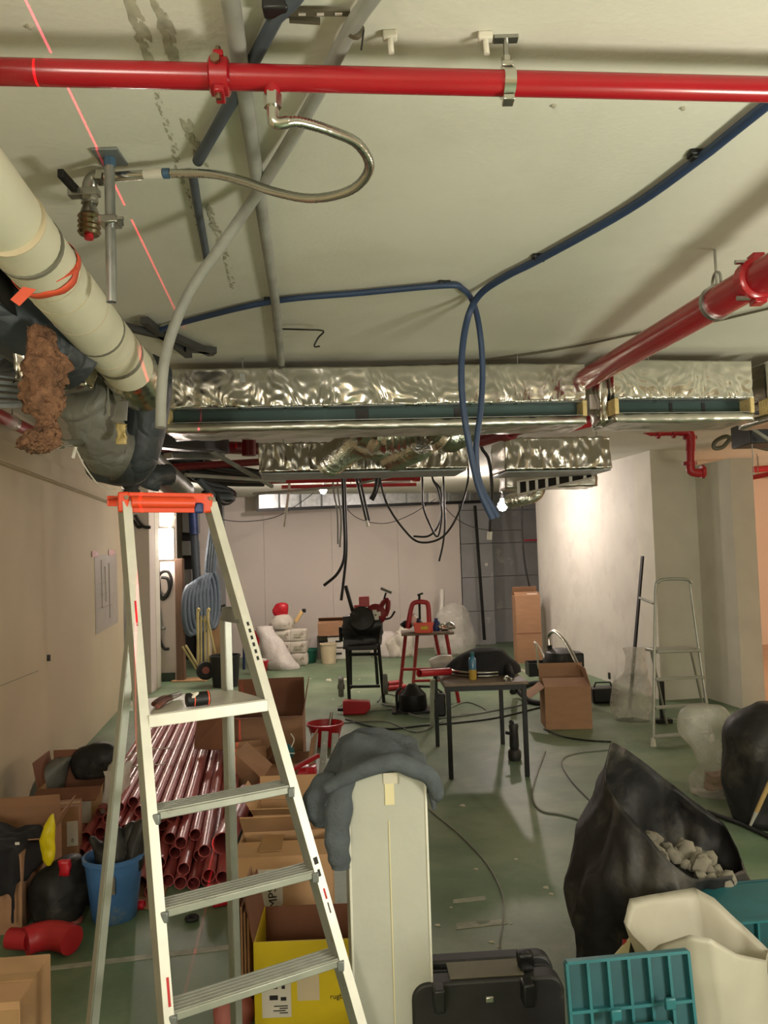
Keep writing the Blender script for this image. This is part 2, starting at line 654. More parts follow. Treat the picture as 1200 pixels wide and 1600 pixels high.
def rods(parent, ps, r=0.005, name='hanger_rod', material='steel'):
    for p, l in ps:
        MB().tube([p, p + Vector((0, 0, l))], r, 6).build(name, material, parent, world=True)


# ---- red sprinkler main across the top of the picture
ra, rb = F(-40, 111, 2.70), F(1250, 141, 2.70)
t = thing('sprinkler_pipe', 'glossy red steel pipe running right across the ceiling nearest the viewer', 'pipe', ra)
MB().tube([ra - (rb - ra) * .2, ra + (rb - ra) * 2.4], .0255, 24).build('pipe_run', 'red_gloss', t, world=True)
dr = (rb - ra).normalized()


def on_pipe(px):
    lo, hi = 0.0, 1.0
    for _ in range(40):
        k = (lo + hi) / 2
        v = CR.transposed() @ (ra.lerp(rb, k) - CO)
        if 600 + FPX * v.x / -v.z < px:
            lo = k
        else:
            hi = k
    return ra.lerp(rb, k)


c = on_pipe(343)
up = Vector((0, 0, 1))
cp = MB()
cp.tube([c - dr * .021, c - dr * .017, c + dr * .017, c + dr * .021], [.030, .037, .037, .030], 20).build('coupling', 'red_gloss', t, world=True)
for s in (-1, 1):
    q = c + up * s * .036
    MB().beam(q - dr * .010, q + dr * .010, .05, .014).build('coupling_lug', 'red_gloss', t, bev=.003, world=True)
    for k in (-1,):
        e = q + Vector((0, -.012, 0))
        MB().tube([e - up * .018, e + up * .018], .006, 6).build('bolt', 'brass', t, world=True)
MB().tube([c + Vector((0, -.036, .012)), c + Vector((0, -.046, .012))], .010, 6).build('bolt', 'brass', t, world=True)
c = on_pipe(793)
cl = thing('pipe_clamp', 'galvanised clamp ring on a threaded rod holding the red ceiling pipe', 'clamp', c)
MB().pipe(c - dr * .012, c + dr * .012, .031, .0265, 20).build('ring', 'steel_bright', cl, world=True)
for s in (-1, 1):
    MB().box(c + up * s * .036, (.024, .03, .012)).build('ear', 'steel_bright', cl, bev=.002, world=True)
MB().tube([c + up * .036, Vector((c.x, c.y, CEIL))], .006, 8).build('threaded_rod', 'steel', cl, world=True)
MB().box((c.x, c.y, CEIL - .004), (.05, .02, .008)).build('ceiling_plate', 'steel', cl, world=True)
MB().tube([c + up * .04, c + up * .056], .011, 6).build('nut', 'steel_bright', cl, world=True)

# ---- steel braided sprinkler hose and its fittings
tee = on_pipe(425)
ho = thing('sprinkler_hose', 'corrugated stainless steel hose looping from the red pipe to a sprinkler fitting', 'hose', tee)
zt = tee.y
MB().tube([tee, tee - up * .036], .017, 14).build('outlet_boss', 'red_gloss', ho, world=True)
MB().tube([tee - up * .034, tee - up * .062], .0185, 6).build('nut', 'steel_bright', ho, world=True)
e0 = P(424, 175, zt)
e1 = P(432, 193, zt)
hp = [P(447, 191, zt + .005), P(470, 191, zt + .02), P(520, 206, zt + .07), P(560, 226, zt + .13), P(577, 262, zt + .2), P(550, 296, zt + .27),
      P(490, 310, zt + .33), P(430, 300, zt + .38), P(380, 283, zt + .42), P(330, 272, zt + .46), P(265, 271, zt + .5)]
MB().tube(spl([tee - up * .055, P(426, 178, zt), P(428, 189, zt), P(436, 193, zt + .002), P(449, 191, zt + .005)], 5), .0125, 12).build('elbow', 'steel_bright', ho, world=True)
mb = MB()
ribtube(mb, hp, .0105, .0075, .0012, 12, caps=True)
mb.build('corrugated_tube', 'steel_bright', ho, world=True, angle=80)
zl = zt + .5
MB().tube([P(265, 271, zl), P(255, 271, zl)], .0135, 14).build('blue_band', 'blue_hose_light', ho, world=True)
MB().tube([P(255, 271, zl), P(226, 273, zl + .01)], .0132, 14).build('paper_sleeve', 'paper', ho, world=True)
MB().tube([P(226, 273, zl + .01), P(165, 277, zl + .03)], .0125, 14).build('end_tube', 'steel_bright', ho, world=True)
el = thing('sprinkler_drop', 'chrome sprinkler drop with ribbed collar hanging beside the white lagged pipe', 'sprinkler', P(140, 355, zl + .05))
zz = zl + .05
MB().tube(spl([P(166, 277, zz - .01), P(148, 278, zz), P(140, 290, zz), P(140, 312, zz)], 6), .019, 14).build('elbow', 'steel', el, world=True)
MB().tube([P(166, 277, zz - .01), P(156, 277, zz - .005)], .024, 6).build('nut', 'steel_bright', el, world=True)
MB().tube([P(140, 300, zz), P(140, 318, zz)], .024, 6).build('nut', 'steel_bright', el, world=True)
MB().tube([P(140, 316, zz), P(140, 335, zz)], [.014, .026], 14).build('reducer', 'steel', el, world=True)
cpts, crs = [], []
for i in range(9):
    cpts.append(P(139.5, 335 + i * 4, zz))
    crs.append(.031 if i % 2 else .026)
MB().tube(cpts, crs, 18).build('ribbed_collar', 'brass', el, world=True)
MB().tube([P(139, 367, zz), P(139, 374, zz)], .012, 12).build('cap', 'red_plastic', el, world=True)
MB().beam(P(94, 270, zz - .12), P(124, 303, zz), .016, .022).build('square_bar', 'dark_iron', el, bev=.002, world=True)
MB().beam(P(108, 303, zz - .02), P(155, 300, zz - .02), .03, .02).build('bracket', 'steel', el, bev=.002, world=True)
MB().beam(P(155, 345, zz), P(190, 348, zz + .1), .012, .02).build('arm', 'steel', el, world=True)
# threaded drop pole with ceiling plate
tp = C(171, 243)
dp = thing('drop_pole', 'galvanised pole hanging from a square ceiling plate beside the steel hose', 'pole', tp)
MB().box((tp.x, tp.y, CEIL - .004), (.07, .09, .008)).build('ceiling_plate', 'galvanised_dull', dp, bev=.002, world=True)
MB().tube([tp, tp - up * .03], .016, 6).build('nut', 'blue_hose_light', dp, world=True)
pb = P(182, 472, tp.y)
MB().pipe(Vector((tp.x, tp.y, CEIL - .02)), Vector((tp.x + .0, tp.y, pb.z)), .0135, .011, 16).build('pole', 'galvanised', dp, world=True)
q = P(179, 347, tp.y)
MB().box((tp.x, tp.y - .002, q.z), (.05, .05, .022)).build('clamp', 'steel', dp, bev=.004, world=True)
MB().tube([Vector((tp.x - .035, tp.y - .02, q.z)), Vector((tp.x + .04, tp.y - .02, q.z))], .006, 6).build('bolt', 'steel', dp, world=True)

# ---- conduits under the ceiling
mb = MB()
mb.tube([C(356, -30, .03), C(399, 260, .03), C(430, 470, .03), P(441, 585, 4.45)], .0185, 14)
t = tag(mb.build('grey_conduit', 'conduit_grey'), 'straight grey conduit running from the viewer to the foil duct', 'conduit')
q = C(435, 517, .03)
MB().tube([q + Vector((0, -.03, 0)), q + Vector((0, .03, 0))], .021, 14).build('coupler', 'conduit_grey', t, world=True)
mb = MB()
mb.tube(spl([C(592, -20, .03), C(545, 50, .03), C(480, 175, .03), C(400, 305, .05), P(345, 385, 2.35), P(300, 450, 2.42),
             P(272, 510, 2.45), P(257, 565, 2.46), P(252, 620, 2.46), P(251, 668, 2.45)], 6), .0165, 14)
tag(mb.build('drooping_conduit', 'conduit_grey'), 'grey flexible conduit bending down in front of the left duct end', 'conduit')
tie = C(554, 45, .03)
mb = MB()
d1 = (C(545, 50, .03) - C(592, -20, .03)).normalized()
mb.tube([tie - d1 * .005, tie + d1 * .005], .020, 14)
t = tag(mb.build('cable_tie', 'cable_brown'), 'dark cable tie with loose tail around the grey conduit at the top', 'cable tie')
MB().tube([tie + Vector((.018, -.01, -.01)), tie + Vector((.012, -.01, -.05))], .002, 5).build('tail', 'cable_black', t, world=True)
mb = MB()
mb.tube([C(478, -25, .02), C(455, 5, .02), C(432, 26, .025), C(375, 135, .025), C(309, 252, .025)], .0145, 12)
t = tag(mb.build('blue_grey_conduit', 'conduit_dark'), 'dark blue grey conduit crossing above the red pipe', 'conduit')
mb = MB()
mb.tube([C(301, 272, .02), C(311, 335, .02), C(325, 412, .02)], .0125, 12)
tag(mb.build('short_blue_grey_conduit', 'conduit_dark'), 'short dark blue grey conduit ending under the drooping conduit', 'conduit')
mb = MB()
cc = C(431, 10, .02)
mb.box(cc, (.05, .035, .03))
tag(mb.build('conduit_clip', 'black_plastic', bev=.005), 'black clip fixing the dark blue conduit to the ceiling', 'clip')
# slotted angle strip and other small ceiling hardware
a, b = C(452, 20, .012), C(547, 20, .012)
t = thing('slotted_strip', 'rusty slotted metal strip screwed to the ceiling top', 'bracket', a)
MB().beam(a, b, .016, .004).build('strip', 'cable_brown', t, world=True)
for k in (.15, .45, .75):
    c0 = a.lerp(b, k) - up * .003
    MB().beam(c0, c0 + (b - a) * .12, .006, .002).build('slot', 'wall_board', t, world=True)
MB().beam(C(452, 30, .012), C(500, 33, .012), .01, .01).build('broken_end', 'cable_brown', t, world=True)
for i, (px, py, lb) in enumerate(((609, 68, 'small painted pipe stub on the ceiling left of the clamp'),
                                  (758, 70, 'small painted hook stub on the ceiling beside the clamp'))):
    q0 = C(px, py - 18)
    t = thing('ceiling_stub', lb, 'fixing', q0, group='painted ceiling fixings')
    MB().box((q0.x, q0.y, CEIL - .008), (.03, .02, .016)).build('foot', 'pilaster', t, bev=.003, world=True)
    MB().tube([q0, q0 - up * .045 + Vector((.002, 0, 0))], .006, 8).build('pin', 'pilaster', t, world=True)
for px, py in ((865, 164), (1067, 168), (46, 40), (300, 120)):
    mb = MB()
    q0 = C(px, py)
    mb.lathe([(.007, 0), (.005, -.006), (0.0, -.008)], 8, Matrix.Translation(q0))
    mb.build('plug_stub', 'stain', ceil, world=True)

# ---- blue flexible conduit clipped to the ceiling, two ends looping down
BL = .0125
x0 = C(742, 468, .03)
mb = MB()
mb.tube(spl([C(1230, 138, .02) + (C(1230, 138) - C(1095, 246)) * 6, C(1230, 138, .02), C(1095, 246, .02), C(980, 328, .02), C(845, 404, .02), C(790, 432, .02), C(752, 458, .03),
             P(733, 490, x0.y), P(723, 540, x0.y - .02), P(721, 600, x0.y - .03), P(727, 660, x0.y - .03),
             P(737, 715, x0.y), P(749, 765, x0.y), P(770, 811, x0.y)], 6), BL + .0015, 12)
tag(mb.build('blue_conduit', 'blue_hose'), 'dark blue flexible conduit clipped diagonally across the right ceiling', 'conduit', 'blue ceiling conduits')
mb = MB()
mb.tube(spl([C(252, 515, .03), C(300, 500, .02), C(425, 471, .02), C(560, 458, .02), C(695, 446, .02), C(722, 451, .02), P(740, 475, x0.y + .03),
             P(750, 520, x0.y + .03), P(754, 580, x0.y + .04), P(751, 640, x0.y + .03), P(744, 700, x0.y + .02),
             P(750, 755, x0.y + .03), P(778, 809, x0.y + .03)], 6), BL, 12)
tag(mb.build('blue_conduit', 'blue_hose'), 'dark blue flexible conduit running across to the left duct end', 'conduit', 'blue ceiling conduits')
for i, (px, py, lb) in enumerate(((1094, 243, 'black clip nearest the right edge on the blue conduit'), (845, 403, 'black clip in the middle of the diagonal blue conduit'),
                                  (697, 444, 'black clip just left of the blue conduit crossing'), (425, 470, 'black clip where the straight grey conduit crosses the blue one'))):
    q0 = C(px, py, .012)
    mb = MB()
    mb.box((0, 0, 0), (.042, .03, .026))
    mb.box((-.016, 0, .004), (.022, .038, .016))
    o = mb.build('conduit_clip', 'black_plastic', bev=.004)
    o.location = q0 + Vector((-.008, 0, -.012))
    tag(o, lb, 'clip', 'black conduit clips')
mb = MB()
mb.tube(spl([C(1240, 473, .01) + (C(1240, 473) - C(1110, 503)) * 5, C(1240, 473, .01), C(1110, 503, .01), C(1000, 520, .01), C(900, 541, .01), C(800, 557, .01), C(690, 570, .01), C(560, 574, .01)], 5), .006, 8)
tag(mb.build('ceiling_cable', 'cable_brown'), 'thin brown cable along the ceiling behind the big red pipe', 'cable')
mb = MB()
q0 = C(440, 514, .02)
mb.tube(spl([q0, C(475, 515, .05), C(505, 517, .05), P(497, 528, q0.y), P(491, 541, q0.y), P(500, 541, q0.y)], 4), .004, 6)
tag(mb.build('wire_hook', 'cable_black'), 'black wire hook sticking out beside the straight grey conduit', 'wire')

# ---- big red pipe going away on the right
ba, bb = F(1260, 392, 2.585), F(900, 601, 2.66)
t = thing('fire_main', 'thick red steel pipe running diagonally from the right edge to the ducts', 'pipe', ba)
MB().tube([ba - (bb - ba) * .9, bb], .057, 28).build('pipe_run', 'red_gloss', t, world=True)
db = (bb - ba).normalized()
k = F(1188, 434, 2.6)
k = ba + db * ((k - ba).dot(db))
MB().tube([k - db * .03, k - db * .022, k + db * .022, k + db * .03], [.062, .072, .072, .062], 24).build('coupling', 'red_gloss', t, world=True)
for s in (-1, 1):
    MB().box(k + up * .074 * s, (.04, .05, .02)).build('coupling_lug', 'red_gloss', t, bev=.004, world=True)
    MB().tube([k + up * .06 * s + Vector((-.07, 0, 0)), k + up * .06 * s + Vector((.0, 0, 0))], .008, 6).build('bolt', 'steel', t, world=True)
k = F(1122, 474, 2.6)
k = ba + db * ((k - ba).dot(db))
cl = thing('pipe_clamp', 'galvanised hanger ring around the thick red pipe on the right', 'clamp', k)
MB().pipe(k - db * .012, k + db * .012, .066, .0575, 24).build('ring', 'steel', cl, world=True)
MB().tube([k + up * .06, Vector((k.x, k.y, CEIL))], .005, 8).build('threaded_rod', 'steel', cl, world=True)
mb = MB()
mb.pipe(k + up * .075 - Vector((.004, 0, 0)), k + up * .075 + Vector((.004, 0, 0)), .04, .034, 16)
mb.build('loop', 'steel', cl, world=True)


# ---- foil wrapped slot ducts
def crumple(seed, amp, sc):
    def fn(p, n):
        w = noise.noise(p * sc + Vector((seed, 0, 0))) + .5 * noise.noise(p * sc * 2.7 + Vector((0, seed, 0)))
        w2 = abs(noise.noise(p * sc * 1.6 + Vector((seed * 2, 3, 1))))
        return p + n * amp * (w - w2 * .8)
    return fn


def rim_crumple(seed, amp, h):
    """wrap pulled smooth above and gathered in folds along the lower edge"""
    def fn(p, n):
        k = max(0.0, 1 - (p.z - .078) / h)
        f = .25 + 1.0 * k ** 3
        w = noise.noise(Vector((p.x * 17 + seed, p.y * 5, p.z * 7))) + .8 * noise.noise(Vector((p.x * 55 + 9 * noise.noise(p * 6), seed, p.z * 30)))
        s = abs(noise.noise(Vector((p.x * 5 + p.z * 7, seed * 2, 1))))
        big = noise.noise(Vector((p.x * 2.2, seed, 4)))
        return p + n * (amp * f * (w - s) + .006 * big)
    return fn


def slot_duct(p0, p1, label, cells, rodk, cheek=(True, True)):
    """p0, p1: lower front corners of the slot"""
    L = (p1 - p0).length
    ang = math.atan2(p1.y - p0.y, p1.x - p0.x)
    t = thing('slot_duct', label, 'duct', p0, ang, 'foil wrapped slot ducts')
    t.location.z = p0.z
    # local: x along, y away from the viewer, z up; slot from 0 to .078
    MB().gbox((L / 2, .27, .078 + .105), (L, .55, .21), (cells * 3, 10, 20), rim_crumple(L, .010, .21)).build('upper_insulation', 'foil', t, angle=180)
    MB().gbox((L / 2, .16, -.025), (L, .33, .045), (cells, 10, 2), crumple(L + 3, .008, 8)).build('lower_insulation', 'foil_soft', t, angle=180)
    MB().box((L / 2, .10, .039), (L - .02, .01, .08)).build('slot_back', 'duct_inside', t)
    for k_ in (.46, .70):
        MB().box((L * k_, .093, .042), (.07 if L > 1 else .02, .004, .06)).build('dark_blotch', 'black_plastic', t, bev=.001)  # flat dark patch on the slot back
    MB().box((L / 2, .05, .0765), (L - .02, .11, .003)).build('slot_lintel', 'galvanised', t)
    MB().box((L / 2, .05, .0015), (L - .02, .11, .003)).build('slot_sill', 'galvanised', t)
    for i, x in enumerate((.012, L - .012)):
        if cheek[i]:
            MB().box((x, .05, .039), (.024, .12, .085)).build('end_cheek', 'foam_tan', t, bev=.003)
    for x in rodk:
        MB().tube([(x * L, .04, .20), (x * L, .04, CEIL - p0.z)], .004, 6).build('hanger_rod', 'steel', t)
        MB().box((x * L, .0, .235), (.03, .012, .05)).build('hanger_plate', 'galvanised', t, bev=.002)
    return t


d0, d1 = F(258, 662, 2.445), F(917, 649, 2.445)
sd = slot_duct(d0, d1, 'long foil wrapped duct with a dark slot hanging under the ceiling', 130, (.18, .84))
d2, d3 = F(960, 646, 2.445), F(1178, 644, 2.445)
slot_duct(d2, d3, 'shorter foil wrapped slot duct right of the thick red pipe', 50, (.28,))
d4, d5 = F(1204, 644, 2.445), F(1560, 640, 2.445)
slot_duct(d4, d5, 'foil wrapped slot duct cut off by the right edge', 60, ())
# crumpled foil wrap pieces between the ducts
mb = MB()
mb.gbox(P(936, 630, 4.45), (.05, .22, .26), (5, 8, 10), crumple(9, .02, 9))
tag(mb.build('foil_flap', 'foil', angle=180), 'crumpled foil wrap in the gap between the two slot ducts', 'insulation')
mb = MB()
mb.box(P(928, 628, 4.47), (.055, .02, .085))
tag(mb.build('card_patch', 'wall_board', bev=.002), 'pale card patch between the two slot ducts', 'board')


def pleat(seed, amp):
    """upright creases of foil pulled round a duct"""
    def fn(p, n):
        x = p.x + .03 * noise.noise(p * 5)
        w = noise.noise(Vector((x * 22 + seed, p.y * 4, p.z * 6))) + .7 * noise.noise(Vector((x * 50, seed, p.z * 14)))
        return p + n * amp * (w - abs(noise.noise(Vector((x * 7, seed, p.z * 5)))))
    return fn


def foil_box(px0, px1, y0, y1, d, depth, label, seed):
    a, b = P(px0, y1, d), P(px1, y1, d)
    top = P(px0, y0, d).z
    h = top - a.z
    L = b.x - a.x
    mb = MB()
    mb.gbox((L / 2, depth / 2, h / 2), (L, depth, h), (int(L * 90), 8, 16), pleat(seed, .012))
    t = thing('rear_duct', label, 'duct', a, math.atan2(.1, 1), 'foil wrapped ducts further back')
    mb.build('insulation', 'foil', t, angle=180)
    MB().box((L / 2, depth / 2, -.012), (L * .98, depth, .012)).build('bottom_angle', 'galvanised_dull', t)
    for k in (.12, .88):
        MB().tube([(L * k, .03, h - .02), (L * k, .03, CEIL - a.z)], .004, 6).build('hanger_rod', 'steel', t)
    return t


foil_box(404, 737, 692, 738, 6.3, .5, 'crumpled foil duct hanging below and behind the long slot duct', 4)
foil_box(790, 962, 684, 735, 6.8, .5, 'foil wrapped duct in front of the white partition', 8)

# corrugated foil ducts between them
for pts, r, lb in (
        ([P(592, 668, 4.9), P(588, 690, 5.2), P(560, 690, 5.7), P(515, 722, 6.2)], .105, 'corrugated foil duct bending down to the left behind the slot duct'),
        ([P(570, 668, 4.85), P(590, 684, 4.85), P(640, 672, 4.9)], .10, 'corrugated foil elbow under the middle of the long slot duct'),
        ([P(660, 690, 5.2), P(640, 702, 5.6), P(615, 715, 6.2)], .095, 'dull corrugated foil duct pointing away behind the slot duct'),
        ([P(672, 664, 4.8), P(696, 680, 4.85), P(722, 668, 5.0)], .10, 'corrugated foil elbow just left of the hanging blue conduits'),
        ([P(842, 758, 8.5), P(836, 772, 8.7), P(818, 778, 8.9), P(796, 783, 9.2)], .07, 'grey corrugated duct beside the right bare bulb'),
):
    mb = MB()
    ribtube(mb, pts, r, .036, .012, 26, len(lb))
    tag(mb.build('flexible_duct', 'foil_flex', angle=25), lb, 'duct', 'corrugated flexible ducts')

# slotted grille duct on the right partition
g0, g1 = P(810, 773, 8.0), P(925, 747, 7.3)
t = thing('slotted_channel', 'white slotted channel with dark openings beside the white partition', 'channel', g0)
tl = Vector((0, 0, .13))
MB().slab([g0, g1, g1 + tl * .45, g0 + tl], .012).build('back', 'black_plastic', t, world=True, smooth=False)
gf = Vector((0, -.03, 0))
MB().beam(g0 + gf, g1 + gf, .03, .016).build('lower_edge', 'white_plastic', t, world=True)
MB().beam(g0 + tl + gf, g1 + tl * .45 + gf, .03, .016).build('upper_edge', 'white_plastic', t, world=True)
for k in (0, .13, .26, .4, .55, .72, .9):
    q = g0.lerp(g1, k)
    MB().beam(q + gf, q + tl * (1 - .55 * k) + gf, .024, .026, up=(1, 0, 0)).build('rib', 'white_plastic', t, world=True)
mb = MB()
a = P(798, 775, 8.3)
mb.gbox(P(855, 752, 8.35), (.95, .4, .16), (30, 8, 6), crumple(12, .012, 8), None)
tag(mb.build('foil_duct_end', 'foil_soft', angle=180), 'short foil duct above the slotted channel', 'duct')

# galvanised duct along the back wall
t = thing('galvanised_duct', 'galvanised sheet metal duct of short panels along the back wall', 'duct', P(402, 797, 13.5))
n = 11
for i in range(n):
    xa, xb = 404 + (768 - 404) * i / n, 404 + (768 - 404) * (i + 1) / n
    ya, yb = 797 - 14 * i / n, 797 - 14 * (i + 1) / n
    a, b = P(xa + .7, ya, 13.5 + .12 * i), P(xb - .7, yb, 13.5 + .12 * (i + 1))
    h = Vector((0, 0, .36))
    MB().slab([a, b, b + h, a + h], -.3).build('panel', 'galvanised', t, world=True, smooth=False, bev=.004)
    MB().beam(b, b + h, .02, .03, up=(0, 1, 0)).build('seam', 'galvanised_dull', t, world=True)
a, b = P(402, 797, 13.46), P(770, 783, 14.75)
MB().beam(a, b, .06, .05).build('bottom_angle', 'dark_iron', t, world=True)

# bare bulbs and work light
def bulb(px, py, d, r, power, label):
    c = P(px, py, d)
    t = thing('bare_bulb', label, 'bulb', c)
    MB().lathe([(0, -r), (r * .6, -r * .8), (r, -r * .1), (r * .85, r * .5), (r * .4, r * 1.1), (r * .35, r * 1.5)], 14, Matrix.Translation(c)).build('globe', 'bulb_glow', t, world=True)
    MB().tube([c + up * r * 1.4, c + up * (r * 1.4 + .06)], .022, 10).build('socket', 'black_plastic', t, world=True)
    MB().tube([c + up * (r * 1.4 + .05), Vector((c.x, c.y, CEIL))], .004, 6).build('flex', 'cable_white', t, world=True)
    lamp('bulb_light', c + Vector((0, -.09 - r, -.02)), power, (1.0, 0.86, 0.80), .05)
    return t


bulb(505, 766, 11.5, .055, 44, 'glaring bare bulb in front of the galvanised duct')
bulb(785, 791, 11.0, .07, 34, 'glaring bare bulb beside the white partition')
c = P(258, 850, 11.53)
t = thing('work_light', 'dazzling upright work light on the white panel behind the ladder', 'lamp', c)
MB().box(c, (.20, .05, .42)).build('diffuser', 'bulb_glow', t, bev=.02, world=True)
MB().box(c + Vector((0, .04, 0)), (.24, .03, .46)).build('housing', 'white_plastic', t, bev=.01, world=True)
MB().beam(c + Vector((.05, .05, .23)), c + Vector((.12, .1, .4)), .05, .03).build('arm', 'white_plastic', t, world=True)
lamp('work_light_glow', c + Vector((0, -.12, 0)), 16, (1.0, 0.90, 0.82), .08)

# ---- red pipes and clutter behind the ducts
def redpipe(pts, r, lb, material='red_dark', name='red_pipe', ring=()):
    t = thing(name, lb, 'pipe', pts[0])
    MB().tube(pts, r, 14).build('pipe_run', material, t, world=True)
    for k, w in ring:
        a, b = pts[0], pts[-1]
        q = a.lerp(b, k)
        d = (b - a).normalized()
        MB().tube([q - d * w, q + d * w], r * 1.3, 14).build('coupling', material, t, world=True)
    q = pts[0].lerp(pts[-1], .5)
    MB().tube([q, Vector((q.x, q.y, CEIL))], .005, 6).build('hanger_rod', 'steel', t, world=True)
    return t


redpipe([P(215, 694, 6.2), P(402, 701, 7.2)], .055, 'thick dark red pipe under the left end of the slot duct', ring=((.6, .03),))
redpipe([P(222, 733, 6.8), P(403, 722, 7.8)], .035, 'thinner dark red pipe below the thick one at left')
redpipe([P(380, 751, 9.0), P(655, 745, 9.6)], .045, 'red pipe above the galvanised duct', 'red_paint', ring=((.98, .04),))
redpipe([P(440, 761, 9.4), P(650, 757, 10)], .022, 'thin red pipe just below the red pipe over the bulb', 'red_paint')
redpipe([P(389, 678, 6.9), P(389, 712, 6.9)], .06, 'upright dark red pipe stub left of the foil duct')
redpipe([P(752, 688, 5.5), P(840, 660, 4.9)], .045, 'dark red pipe slanting down behind the blue conduits', ring=((.5, .04),))
redpipe([P(880, 665, 5.0), P(935, 652, 5.0)], .05, 'short red pipe end under the gap between ducts', 'red_paint')
redpipe([P(205, 660, 5.5), P(262, 650, 5.6)], .06, 'dark red pipe behind the drooping conduit end')
# bracketed red pipe on the column
zc = 7.6
t = thing('riser_pipe', 'red grooved pipe with elbows stepping down the pale column', 'pipe', P(1000, 672, zc))
MB().tube([P(998, 668, zc), P(1018, 675, zc), P(1062, 674, zc)], .042, 14).build('upper_run', 'red_paint', t, world=True)
MB().tube(spl([P(1062, 674, zc), P(1076, 676, zc), P(1079, 690, zc), P(1079, 705, zc)], 5), .045, 14).build('elbow', 'red_paint', t, world=True)
MB().tube([P(1079, 690, zc), P(1079, 728, zc)], .04, 14).build('drop', 'red_paint', t, world=True)
MB().tube(spl([P(1079, 722, zc), P(1080, 736, zc), P(1092, 739, zc), P(1101, 737, zc)], 5), .042, 14).build('elbow', 'red_paint', t, world=True)
for px, py, ax in ((1028, 675, 0), (1052, 674, 0), (1078, 684, 1), (1078, 724, 1), (1098, 737, 0)):
    q = P(px, py, zc)
    d = Vector((.016, 0, 0)) if ax == 0 else Vector((0, 0, .016))
    MB().tube([q - d, q + d], .057, 14).build('coupling', 'red_paint', t, world=True)
    MB().box(q, (.13 if ax else .03, .03, .03 if ax else .13)).build('coupling_lug', 'red_dark', t, bev=.004, world=True)

for i, (a, b, c_, d_, m_, r_, lb) in enumerate((
        (255, 662, 425, 760, 'conduit_grey', .02, 'grey conduit slanting down to the right under the duct end'),
        (205, 700, 405, 672, 'cable_grey', .008, 'thin pale conduit crossing under the long slot duct'),
        (290, 742, 445, 752, 'conduit_grey', .016, 'grey conduit just above the cable bundle'),
        (395, 772, 640, 752, 'conduit_grey', .016, 'pale conduit crossing in front of the galvanised duct'),
        (560, 756, 760, 712, 'conduit_grey', .014, 'pale conduit rising towards the blue conduit ends'))):
    mb = MB()
    mb.tube([P(a, b, 6.0 + (i > 2) * 3), P(c_, d_, 7.2 + (i > 2) * 3)], r_, 8)
    tag(mb.build('thin_conduit', m_), lb, 'conduit', 'thin conduits behind the ducts')

# ---- left wall head: bulkhead, lagged pipe, flexible ducts, mineral wool
mb = MB()
mb.tube([P(60, 405, 1.95) - (P(128, 488, 2.28) - P(60, 405, 1.95)) * 3.2, P(60, 405, 1.95), P(128, 488, 2.28), P(182, 553, 2.58), P(203, 578, 2.72)], .083, 28)
t = tag(mb.build('lagged_pipe', 'lagging'), 'cream tape wrapped pipe coming from the left edge', 'pipe')
lp = [P(0, 330, 1.7), P(60, 405, 1.95), P(128, 488, 2.28), P(182, 553, 2.58)]
for px, py, d, w in ((42, 382, 1.87, .006), (150, 515, 2.40, .006), (190, 562, 2.63, .012), (95, 447, 2.1, .002), (12, 345, 1.75, .002), (120, 478, 2.24, .002), (170, 538, 2.5, .002), (75, 423, 2.02, .002)):
    q = P(px, py, d)
    # place the band on the pipe axis
    best = min(((lp[i].lerp(lp[i + 1], k / 20)) for i in range(3) for k in range(21)), key=lambda z: abs(z.y - d))
    ax = (lp[3] - lp[0]).normalized()
    MB().tube([best - ax * w, best + ax * w], .0845 if w > .003 else .0838, 28).build('tape_band', 'tape_grey' if w > .003 else 'wall_beige', t, world=True)
# orange tape strip round the pipe
best = min(((lp[i].lerp(lp[i + 1], k / 40)) for i in range(3) for k in range(41)), key=lambda z: abs(z.y - 1.99))
ax = (lp[3] - lp[0]).normalized()
b1 = ax.orthogonal().normalized()
b2 = ax.cross(b1)
rings = []
mb = MB()


def wrap(u, v):
    a = u * 2 * PI
    wob = .008 * noise.noise(Vector((math.cos(a) * 2, math.sin(a) * 2, 3)))
    rr = .0865 + .002 * math.sin(a * 5)
    return best + ax * ((v - .5) * (.03 + .018 * noise.noise(Vector((math.cos(a) * 3, math.sin(a) * 3, v * 2)))) + wob + .016 * math.cos(a + .8)) + (b1 * math.cos(a) + b2 * math.sin(a)) * rr


mb.grid(wrap, 40, 2)
t = tag(mb.build('orange_tape', 'orange_bag', solid=.001), 'torn orange tape tied round the cream lagged pipe', 'tape')
a = P(84, 447, 1.93)
mb = MB()
mb.slab([P(90, 396, 1.99), P(104, 398, 1.99), P(122, 420, 1.97), P(112, 428, 1.95), P(88, 440, 1.93)], .002)
mb.slab([P(36, 448, 1.88), P(56, 452, 1.88), P(30, 478, 1.88), P(16, 468, 1.88)], .002)
mb.build('loose_end', 'orange_bag', t, world=True, smooth=False)

